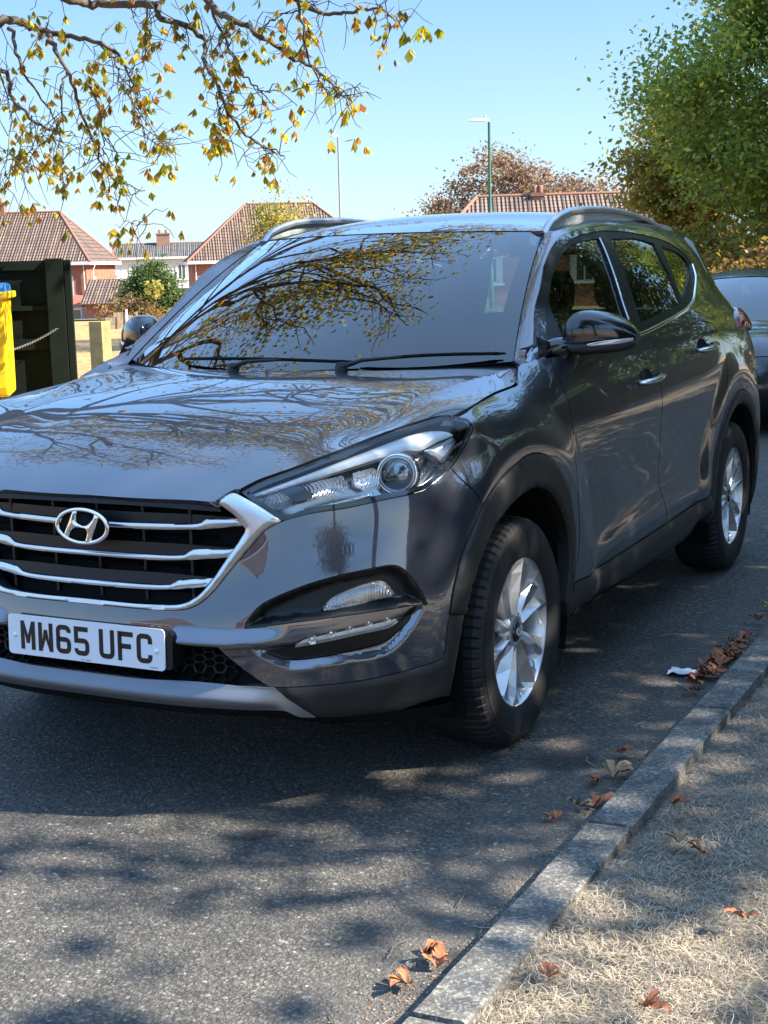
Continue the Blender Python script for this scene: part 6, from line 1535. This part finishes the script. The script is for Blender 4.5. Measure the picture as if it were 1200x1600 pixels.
# lean-to on its right
gar=thing('outbuilding','low brick outbuilding with a brown pitched roof right of the large brick house','outbuilding',(px(176,500,90).x,px(176,500,90).y,float(terr(-55,70.5))),R_(25))
q=MB();q.box((-1.6,0,-1),(2.6,5,2.2));o=q.build('wall',M['brick'],gar);uvbox(o.data)
q=MB();q.add([(-1.9,-.4,2.1),(2.9,-.4,2.1),(2.9,5.3,2.1),(-1.9,5.3,2.1),(-1.9,2.4,3.6),(1.2,2.4,3.6)],[(0,1,5,4),(1,2,5),(2,3,4,5),(3,0,4)]);o=q.build('roof',M['tile'],gar);uvbox(o.data)
h2=house('brick_house','middle brick house with a brown tiled hip roof partly hidden by the windscreen pillar',(-56.15,82.6),R_(36),13.5,9,4.85,4.1,hip=.95,left=True,
 chim=[],wins=[(1.75,2.75,1.35,1.25),(5.2,2.75,1.35,1.25),(9,2.75,1.5,1.25)])
x=MB();x.tube([(.25,-.08,4.7),(.25,-.08,0)],.045,6);x.build('drainpipe',M['white'],h2)
h3=house('long_roof_house','long low house whose brown tiled roof shows above the car roof',(-23.0,52.1),R_(24),12.5,8,2.55,2.2,hip=.45,left=True,chim=[(4.3,3.9,1.75,.5,.55)],z0=-.45,wins=[(2,1,1.2,1.1),(6,1,1.2,1.1)])
h4=house('far_house','distant pale house with a grey roof and one chimney between the brick houses',(-85.0,112),R_(33),8.5,8,5.6,1.4,wallm='white',tile='tileg',hip=.05,left=True,chim=[(4.6,3.6,1.2,1.3,1.2)],wins=[(1.9,3.4,1.2,1.5),(6.4,3.4,1.2,1.5)])
gg=thing('garage','small white garage with a dark roof near the base of the middle brick house','garage',(-46.0,66,float(terr(-46,66))),R_(33))
q=MB();q.box((-1.5,0,-1),(2.2,5,1.7));q.build('wall',M['white'],gg)
q=MB();q.add([(-1.8,-.3,1.71),(2.5,-.3,1.71),(2.5,5.3,2.5),(-1.8,5.3,2.5)],[(0,1,2,3)]);q.box((-1.2,-.06,.0),(1.9,-.01,1.5)) ;q.build('roof',M['tileg'],gg)
hb=house('brick_house','brick house behind the camera across the grass',(-16,-46),R_(160),11,8,4.9,3.4,left=True,chim=[(6,4,2.8,.9,.9)],wins=[(2,1,1.5,1.2),(8,1,1.5,1.2),(2,3.2,1.4,1.2),(8,3.2,1.4,1.2)],z0=0)
hc=house('brick_house','second brick house behind the camera across the grass',(6,-48),R_(180),11,8,4.9,3.4,left=True,chim=[(6,4,2.8,.9,.9)],wins=[(2,1,1.5,1.2),(8,1,1.5,1.2),(2,3.2,1.4,1.2),(8,3.2,1.4,1.2)],z0=0)
# brown fence panels
for i,(u,top,d) in enumerate([(174,496,38),(187,488,38.4),(203,492,39)]):
    p=px(u,500,d);zt=px(u,top,d).z;f=thing('fence_panel',['weathered board fence panel left of the reddish bush','middle weathered board fence panel beside the reddish bush','weathered board fence panel behind the reddish bush'][i],'fence',(p.x,p.y,-.1),R_(36),'board fence panels near the houses')
    q=MB()
    for k in range(3): q.box((-.16+.105*k,0,.0),(-.065+.105*k,.02,zt+.1))
    q.build('boards',M['wood'],f)
    q=MB();q.box((.16,-.03,0),(.22,.05,zt+.18));q.build('post',M['white'] if i==1 else M['wood'],f)
# wooden post by the left verge
pp=px(155,500,10.2);top=px(155,501,10.2).z
po=thing('wooden_post','short square timber post on the dry grass beside the dark gate','post',(pp.x,pp.y,0),R_(2))
q=MB();q.box((-.055,-.055,-.1),(.055,.055,top-.004));q.build('shaft',M['postwood'],po,bevel=.004)
# low wire rails by the field
rl=MB();a=px(160,539,26);b_=px(210,524,26)
# dark gate panel
ga=px(122,560,16);gt=px(108,406,16).z
gp=thing('gate_panel','dark green boarded gate panel standing behind the yellow bin','gate',(ga.x,ga.y,0),R_(36))
q=MB()
for k in range(16): q.box((-.28-.235*(k+1),.02,.06),(-.28-.235*k+(.004 if k else 0),.045 if k%2 else .043,gt-.06))
q.build('boards',M['darkgreen'],gp)
q=MB();q.box((-4.4,-.03,gt-.10),(-.28,.015,gt));q.box((-4.4,-.03,.62),(-.28,.015,.74));q.box((-4.4,-.03,1.05),(-.28,.015,1.10));q.build('rails',M['darkgreen'],gp)
q=MB();q.box((-.29,-.10,0),(-.10,.05,gt+.015));q.build('gate_post',M['darkgreen'],gp,bevel=.006)
q=MB();q.box((-.095,-.06,0),(-.02,.12,gt+.0));q.build('hinge_post',M['darkgreen'],gp,bevel=.006)
# chain
c0=px(90,513,15.8);c1=px(-60,556,15.3);ch=thing('chain','thin sagging steel chain hung in front of the dark gate','chain',tuple(c0))
q=MB();n=74
for i in range(n):
    t=i/(n-1);p=c0.lerp(c1,t)+Vector((0,0,-.10*4*t*(1-t)*.9))-c0;p2=c0.lerp(c1,(i+1.25)/(n-1))+Vector((0,0,-.36*((i+1.25)/(n-1))*(1-(i+1.25)/(n-1))))-c0
    d=(p2-p);s=Vector((0,0,.009)) if i%2 else Vector((.009,.004,0));q.tube([p+s,p2+s],.003,4);q.tube([p-s,p2-s],.003,4)
q.build('links',M['steel'],ch)
# yellow bin
bp=px(6,600,15.2);bn=thing('yellow_bin','tall yellow wheeled bin in front of the dark gate at the left edge','bin',(bp.x,bp.y,0),R_(36))
zt=px(6,461,15.2).z
q=MB();r0=.50;V=[]
for z,w_,dp in((.20,.98,.74),(.30,1.06,.80),(zt-.10,1.24,.96),(zt-.02,1.26,.98)): 
    for sx,sy in((-1,-1),(1,-1),(1,1),(-1,1)): V.append((-w_/2+sx*w_/2+.09,sy*dp/2,z))
q.add(V,[(4*i+j,4*i+(j+1)%4,4*i+4+(j+1)%4,4*i+4+j) for i in range(3) for j in range(4)]+[(3,2,1,0)]);q.build('body',M['yellow'],bn,bevel=.03)
q=MB();q.box((-1.34,-.56,zt-.03),(.14,.56,zt+.04));q.build('rim',M['yellow'],bn,bevel=.015)
q=MB();V=[]
for k in range(9):
    a=math.pi*k/8;V+=[(-1.25,-.48*math.cos(a),zt+.042+.095*math.sin(a)**.6),(.10,-.48*math.cos(a),zt+.042+.085*math.sin(a)**.6)]
q.add(V,[(2*i,2*i+1,2*i+3,2*i+2) for i in range(8)]+[tuple(range(1,18,2)),tuple(range(16,-1,-2))]);q.build('lid',M['blue'],bn)
q=MB();q.box((-.42,-.522,.80),(-.10,-.498,1.15),rx=R_(-6));q.build('paper_label',M['label'],bn)
for sx in(-1.05,-.08):
    for sy in(-.3,.3):
        q=MB();q.lathe([(.0005,-.02),(.07,-.02),(.078,0),(.07,.02),(.0005,.02)],16,'X',(sx,sy,.078));q.box((sx-.035,sy-.03,.08),(sx-.025,sy+.03,.22));q.box((sx+.025,sy-.03,.08),(sx+.035,sy+.03,.22));q.build('castor',M['rubber'] if 0 else M['steel'],bn)
# street lamps
def lamp(name,label,u,vtop,d,mat,arm,post_r):
    p=px(u,vtop,d);z=float(terr(p.x,p.y));l=thing(name,label,'street lamp',(p.x,p.y,z));H=p.z-z
    q=MB();q.tube([(0,0,0),(0,0,1.2),(0,0,1.25),(0,0,H-.05)],[post_r*1.5,post_r*1.5,post_r,post_r*.75],10);q.build('post',mat,l)
    a=Vector((-_R.x,-_R.y,0)).normalized();n=Vector((-a.y,a.x,0));q=MB();V=[]
    for t,w_,th in((0,.06,.05),(.15,.10,.09),(arm*.8,.15,.06),(arm,.10,.03)):
        c=a*t+Vector((0,0,H-.03+.04*t));V+=[c+n*w_,c-n*w_,c-n*w_*.8+Vector((0,0,th)),c+n*w_*.8+Vector((0,0,th))]
    q.add(V,[(4*i+j,4*i+(j+1)%4,4*i+4+(j+1)%4,4*i+4+j) for i in range(3) for j in range(4)]+[(0,1,2,3),(15,14,13,12)]);q.build('lamp_head',M['headwhite'],l)
    q=MB();q.lathe([(.03,0),(.035,.06),(.0005,.075)],10,'Z',tuple(a*.12+Vector((0,0,H+.07))));q.build('sensor',M['steel'],l)
M['headwhite']=pm('lamp_head_paint',(.62,.60,.55),.4)
lamp('street_lamp','green street lamp with a flat head standing in front of the copper tree',764,188,45,M['polegreen'],.62,.055)
lamp('street_lamp','slim grey street lamp rising right of the middle brick house',528,212,50,M['polegrey'],.24,.045)
# box van seen through the windscreen
vp=px(440,489,60);van=thing('parked_van','small white cab van with a blue box body seen through the windscreen','van',(vp.x,vp.y,float(terr(vp.x,vp.y))),R_(30))
q=MB();prof=[(-2.9,.35),(-2.95,.95),(-2.7,1.15),(-2.15,1.35),(-1.6,2.05),(-1.0,2.15),(-.95,.35)]
q.prism(prof,1.9,lambda u,v,w_:(u,-.95+w_,v));cab=q.build('cab',M['white'],van,bevel=.05)
q=MB();q.add([(-2.05,-.956,1.35),(-1.6,-.956,1.95),(-1.15,-.956,1.98),(-1.15,-.956,1.32)],[(0,1,2,3)]);q.add([(-2.2,-.8,1.34),(-2.2,.8,1.34),(-1.66,.8,2.02),(-1.66,-.8,2.02)],[(0,1,2,3)]);q.build('windows',M['win'],cab)
q=MB();q.box((-.88,-1.05,.55),(2.6,1.05,2.55));q.build('box_body',M['blue'],van,bevel=.02)
for x_ in(-2.1,1.7):
    for y_ in(-.85,.85):
        q=MB();q.lathe([(.0005,-.12),(.2,-.12),(.34,-.11),(.35,0),(.34,.11),(.0005,.11)],20,'Y',(x_,y_,.35));q.build('wheel',M['rubber'],van)
wl=thing('low_wall','long low pale wall along the far side road','wall',(px(315,500,45).x,px(315,500,45).y,float(terr(px(315,500,45).x,px(315,500,45).y))),R_(28))
q=MB();q.box((-1,-.12,-.5),(9,.12,.30));q.build('coping_and_wall',M['wallbuff'] if 'wallbuff' in M else M['wood'],wl)
rs_=px(520,487,52);sg=thing('red_board','narrow red roadside board on two pale posts seen through the windscreen','sign',(rs_.x,rs_.y,float(terr(rs_.x,rs_.y))),R_(28))
q=MB();q.box((-.3,-.03,.5),(.25,.03,1.6));q.build('panel',M['redroof'],sg)
for x_ in(-.36,.34):
    q=MB();q.tube([(x_,0,0),(x_,0,1.9)],.05,6);q.build('post',M['white'],sg)
# fallen leaves
def leaf_mesh(seed,hand=True):
    rs=np.random.RandomState(seed);V=[];F=[];
    for k in range(5 if hand else 3):
        a=(k-2)*.75+rs.normal(0,.15);L=rs.uniform(.045,.085)*(1-.14*abs(k-2));w_=L*.24;c=(math.cos(a),math.sin(a));cu=rs.uniform(.2,.9);row=[]
        for t,ww in((0,.1),(.3,.65),(.62,1),(.85,.6),(1,.03)):
            z=.010+.035*cu*math.sin(t*2.2)*rs.uniform(.6,1.2)+.01*t
            for s,dz in((-1,.008),(0,0),(1,.009+.006*rs.rand())): V.append((c[0]*L*t-c[1]*w_*ww*s,c[1]*L*t+c[0]*w_*ww*s,max(.004,z+dz*abs(s)*ww)))
        b=k*15;F+=[(b+3*i+j,b+3*i+j+1,b+3*i+4+j,b+3*i+3+j) for i in range(4) for j in(0,1)]
    return mkmesh('fallen_leaf',V,F,True)
M['dead']=pm('dead_leaf',(.20,.06,.025),.7,var=(60,(.38,.14,.05)));M['dead2']=pm('curled_leaf',(.24,.13,.07),.7,var=(60,(.36,.22,.11)));M['deady']=pm('yellow_dead_leaf',(.55,.28,.04),.6,var=(60,(.45,.2,.04)))
LV=[(1.203,-1.367,0,'dead','curled orange-brown leaf on the road, topmost of the three nearest the camera'),(1.253,-1.415,0,'dead','crumpled rusty leaf touching the kerb face near the camera'),(1.225,-1.500,0,'dead','flat rusty leaf on the road nearest the bottom edge'),
 (1.203,-.015,0,'dead','single bright orange leaf on the road behind the front wheel'),(1.245,-.22,0,'dead2','large brown curled leaf against the kerb beside the front wheel'),(1.215,-.26,0,'dead','small dark leaf beside the large curled leaf'),
 (1.226,-.451,0,'dead2','brown leaf with a long stalk lying on the road by the kerb'),(1.262,-.43,0,'dead','reddish leaf leaning on the kerb next to the stalked leaf'),(1.20,-.56,0,'dead','small dark red leaf on the road short of the kerb joint'),
 (1.785,-1.012,.035,'dead','orange leaf lying alone on the dry verge grass'),(1.47,-.42,.03,'dead','dark red leaf on the verge just past the kerb edge'),(1.55,-.66,.03,'dead2','pale brown leaf on the straw beside the sunlit patch'),(1.62,-.70,.03,'dead','reddish leaf half sunk in the straw'),
 (1.70,-1.45,.03,'dead','brown leaf on the verge close to the bottom right corner'),(1.49,-1.40,.025,'dead','small orange leaf on bare soil beside the kerb'),(1.30+.0,1.9,.0,'deady','yellow leaf on the road beyond the leaf pile')]
pre=[leaf_mesh(i) for i in range(6)]
for i,(x_,y_,z_,mt,lb) in enumerate(LV):
    me=pre[i%6].copy();me.materials.append(M[mt]);o=obj('fallen_leaf',me,None,None,(x_ if x_<1.29 or z_>0 else 1.24,y_,z_+.002));o.rotation_euler=(0,0,i*1.9);s=.55 if 'small' in lb else (1.05 if 'large' in lb else .74);o.scale=(s,s,s);tag(o,lb,'leaf','single fallen leaves along the kerb')
rs=np.random.RandomState(5);V=[];F=[]
for i in range(62):
    me=pre[i%6];n0=len(V);a=rs.rand()*6.28;s=rs.uniform(.35,.7);x_=1.262-abs(rs.normal(0,.03));y_=1.05+rs.normal(0,.24);tl=rs.normal(0,.4)
    for v in me.vertices:
        X,Y,Z=v.co*s;V.append((x_+X*math.cos(a)-Y*math.sin(a),y_+X*math.sin(a)+Y*math.cos(a),.004+rs.rand()*.0+abs(Z+X*tl*.5)+.03*math.exp(-((x_-1.25)/.05)**2)*(i/150)))
    F+=[tuple(n0+k for k in p.vertices) for p in me.polygons]
o=obj('leaf_litter',mkmesh('leaf_litter',V,F,True),M['dead']);tag(o,'drift of rusty fallen leaves heaped in the gutter against the kerb','leaves',kind='stuff')
q=MB();V=[]
for i in range(7):
    for j in range(5): V.append((i*.02+.004*math.sin(j*3),j*.017+.005*math.sin(i*2.1),.006+.012*abs(math.sin(i*1.9+j*1.3))))
q.add(V,[(i*5+j,i*5+j+1,i*5+6+j,i*5+5+j) for i in range(6) for j in range(4)],True);o=q.build('paper_scrap',M['label'],None,(1.10,.84,.002));tag(o,'crumpled pale paper scrap beside the heap of rusty leaves','litter')
# ------------------------------------------------------------------ black car parked behind
def build_car2():
    c=thing('parked_car','glossy black low car parked behind the grey one, only its left part in view','car',(-.5,7.6,0))
    Bp=M['blackpaint']
    xs=[-1,-.93,-.8,-.55,-.25,0,.25,.55,.8,.93,1]
    def loft(name,secs,mat,par,flip=False,wid=.90):
        V=[];k=len(xs)
        for y,z,w_,bow,cr in secs:
            for s in xs: V.append((s*w_,y+bow*abs(s)**2.4,z-cr*abs(s)**2.6))
        F=[(i*k+j,i*k+j+1,(i+1)*k+j+1,(i+1)*k+j) for i in range(len(secs)-1) for j in range(k-1)]
        return obj(name,mkmesh(name,V,F,True),mat,par)
    loft('front_bumper',[(.08,.18,.84,.34,0),(.0,.26,.87,.34,0),(-.02,.42,.885,.36,0),(.01,.55,.885,.38,0),(.05,.66,.87,.42,0)],Bp,c)
    loft('bonnet',[(.07,.665,.83,.44,.0),(.12,.72,.80,.44,.01),(.30,.80,.78,.30,.03),(.65,.88,.77,.16,.05),(1.05,.935,.77,.08,.06)],Bp,c)
    loft('windscreen',[(1.02,.93,.71,.14,.04),(1.30,1.08,.67,.12,.05),(1.60,1.22,.62,.10,.05),(1.80,1.295,.59,.09,.05)],M['wglass'],c)
    loft('roof',[(1.80,1.30,.60,.09,.05),(2.1,1.355,.58,.05,.05),(2.6,1.375,.57,0,.05),(3.2,1.345,.55,0,.06),(3.9,1.20,.52,0,.08),(4.25,.98,.60,0,.1),(4.3,.4,.8,0,0)],Bp,c)
    for s in(1,-1):
        V=[];prof=[(.45,.20,.885),(.45,.60,.875),(.50,.70,.83)]
        secs=[(.42,.70),(.7,.80),(1.1,.90),(1.6,.93),(2.4,.94),(3.2,.95),(4.2,.93)]
        for y,zt in secs:
            for z,x in((.2,.86),(.4,.89),(.6,.895),(zt-.06,.87),(zt,.80)): V.append((s*x,y,z))
        F=[(i*5+j,i*5+j+1,i*5+6+j,i*5+5+j) for i in range(6) for j in range(4)];
        if s<0:F=[f[::-1] for f in F]
        obj('side_panel',mkmesh('sp',V,F,True),Bp,c)
        V=[(s*.73,1.15,.94),(s*.60,1.86,1.26),(s*.585,2.6,1.33),(s*.56,3.5,1.25),(s*.60,3.9,1.0),(s*.78,3.2,.95),(s*.79,2.0,.94)]
        obj('side_window',mkmesh('sw',V,[tuple(range(7))]),M['privacy'],c)
        mb=MB();mb.tube([(s*.725,1.13,.925),(s*.665,1.45,1.10),(s*.60,1.86,1.285)],[.035,.03,.03],8);mb.build('pillar',Bp,c)
        # headlight
        hl=MB();P=[(.42,.62),(.60,.69),(.80,.735),(.865,.70),(.84,.60),(.62,.57)]
        def yy(x): return .05+.42*(abs(x)/.87)**2.4-.012
        hl.add([(s*x,yy(x),z) for x,z in P],[tuple(range(6))]);h=hl.build('headlight',M['lampdark'],c)
        st=MB();pts=[(.50,.60),(.66,.655),(.80,.69),(.82,.655),(.68,.615),(.56,.60)]
        st.tube([(s*x,yy(x)-.012,z) for x,z in pts],.010,6);st.build('daytime_light',M['whitelamp'],h)
        pj=MB();pj.lathe([(.06,0),(.055,-.01),(.045,-.012),(.03,-.02),(.0005,-.024)],20,'Y',(s*.70,yy(.70)-.004,.64));pj.build('projector',M['chrome'],h)
        mm=MB();V=[]
        for k,(x,r) in enumerate(((.80,.03),(.85,.06),(.93,.065),(1.0,.05),(1.02,.015))):
            for i in range(12):
                a=2*math.pi*i/12;V.append((s*x,1.35+.05*math.cos(a)*r/.06,.985+r*math.sin(a)))
        mm.add(V,[(i*12+j,i*12+(j+1)%12,(i+1)*12+(j+1)%12,(i+1)*12+j) for i in range(4) for j in range(12)],True);mm.build('door_mirror',Bp,c)
        for y_ in(.88,3.5):
            q=MB();q.lathe([(.0005,.07),(.20,.08),(.21,.095),(.225,.10),(.31,.10),(.325,.07),(.325,-.07),(.30,-.1),(.0005,-.1)],40,'X',(s*.78,y_,.325)) if s>0 else q.lathe([(.0005,-.07),(.20,-.08),(.21,-.095),(.225,-.10),(.31,-.10),(.325,-.07),(.325,.07),(.30,.1),(.0005,.1)],40,'X',(s*.78,y_,.325))
            q.build('wheel',M['rubber'],c)
    g=MB();g.prism([(-.42,.58),(.42,.58),(.36,.30),(-.36,.30)],.02,lambda u,v,w_:(u,-.035+w_*.5,v));gr=g.build('grille',M['gloss'],c)
    g=MB()
    for z in(.35,.41,.47,.53): g.box((-.38,-.045,z-.004),(.38,-.037,z+.004))
    g.tube([(-.43,-.04,.59),(.43,-.04,.59),(.37,-.04,.29),(-.37,-.04,.29),(-.43,-.04,.59)],.008,6);g.build('grille_trim',M['chrome'],gr)
    for s in(-1,1):
        g=MB();g.prism([(s*.50,.34),(s*.78,.38),(s*.80,.26),(s*.52,.24)],.03,lambda u,v,w_:(u,.05+.3*(abs(u)/.87)**2.4-.05+w_,v));g.build('air_intake',M['black'],c)
    u=MB();u.box((-.8,.3,.16),(.8,4.2,.5));u.box((-.7,1.2,.5),(.7,4.0,.86));u.build('underbody',M['black'],c)
    d=MB();d.box((-.68,1.25,.86),(.68,1.7,.92));
    for x in(-.35,.35):
        d.box((x-.22,2.2,.86),(x+.22,2.32,1.12));d.box((x-.11,2.25,1.12),(x+.11,2.33,1.26))
    d.tube([(.35,1.75,1.0)]+[(.35+.17*math.cos(a),1.75,.99+.17*math.sin(a)) for a in np.linspace(0,6.283,20)],.013,6,False)
    d.build('interior',M['dash'],c)
    c.scale=(1,1,.96)
M['lampdark']=pm('dark_lamp',(.03,.03,.035),.05,.2,1)
build_car2()
car=build_car();finish_car(car)
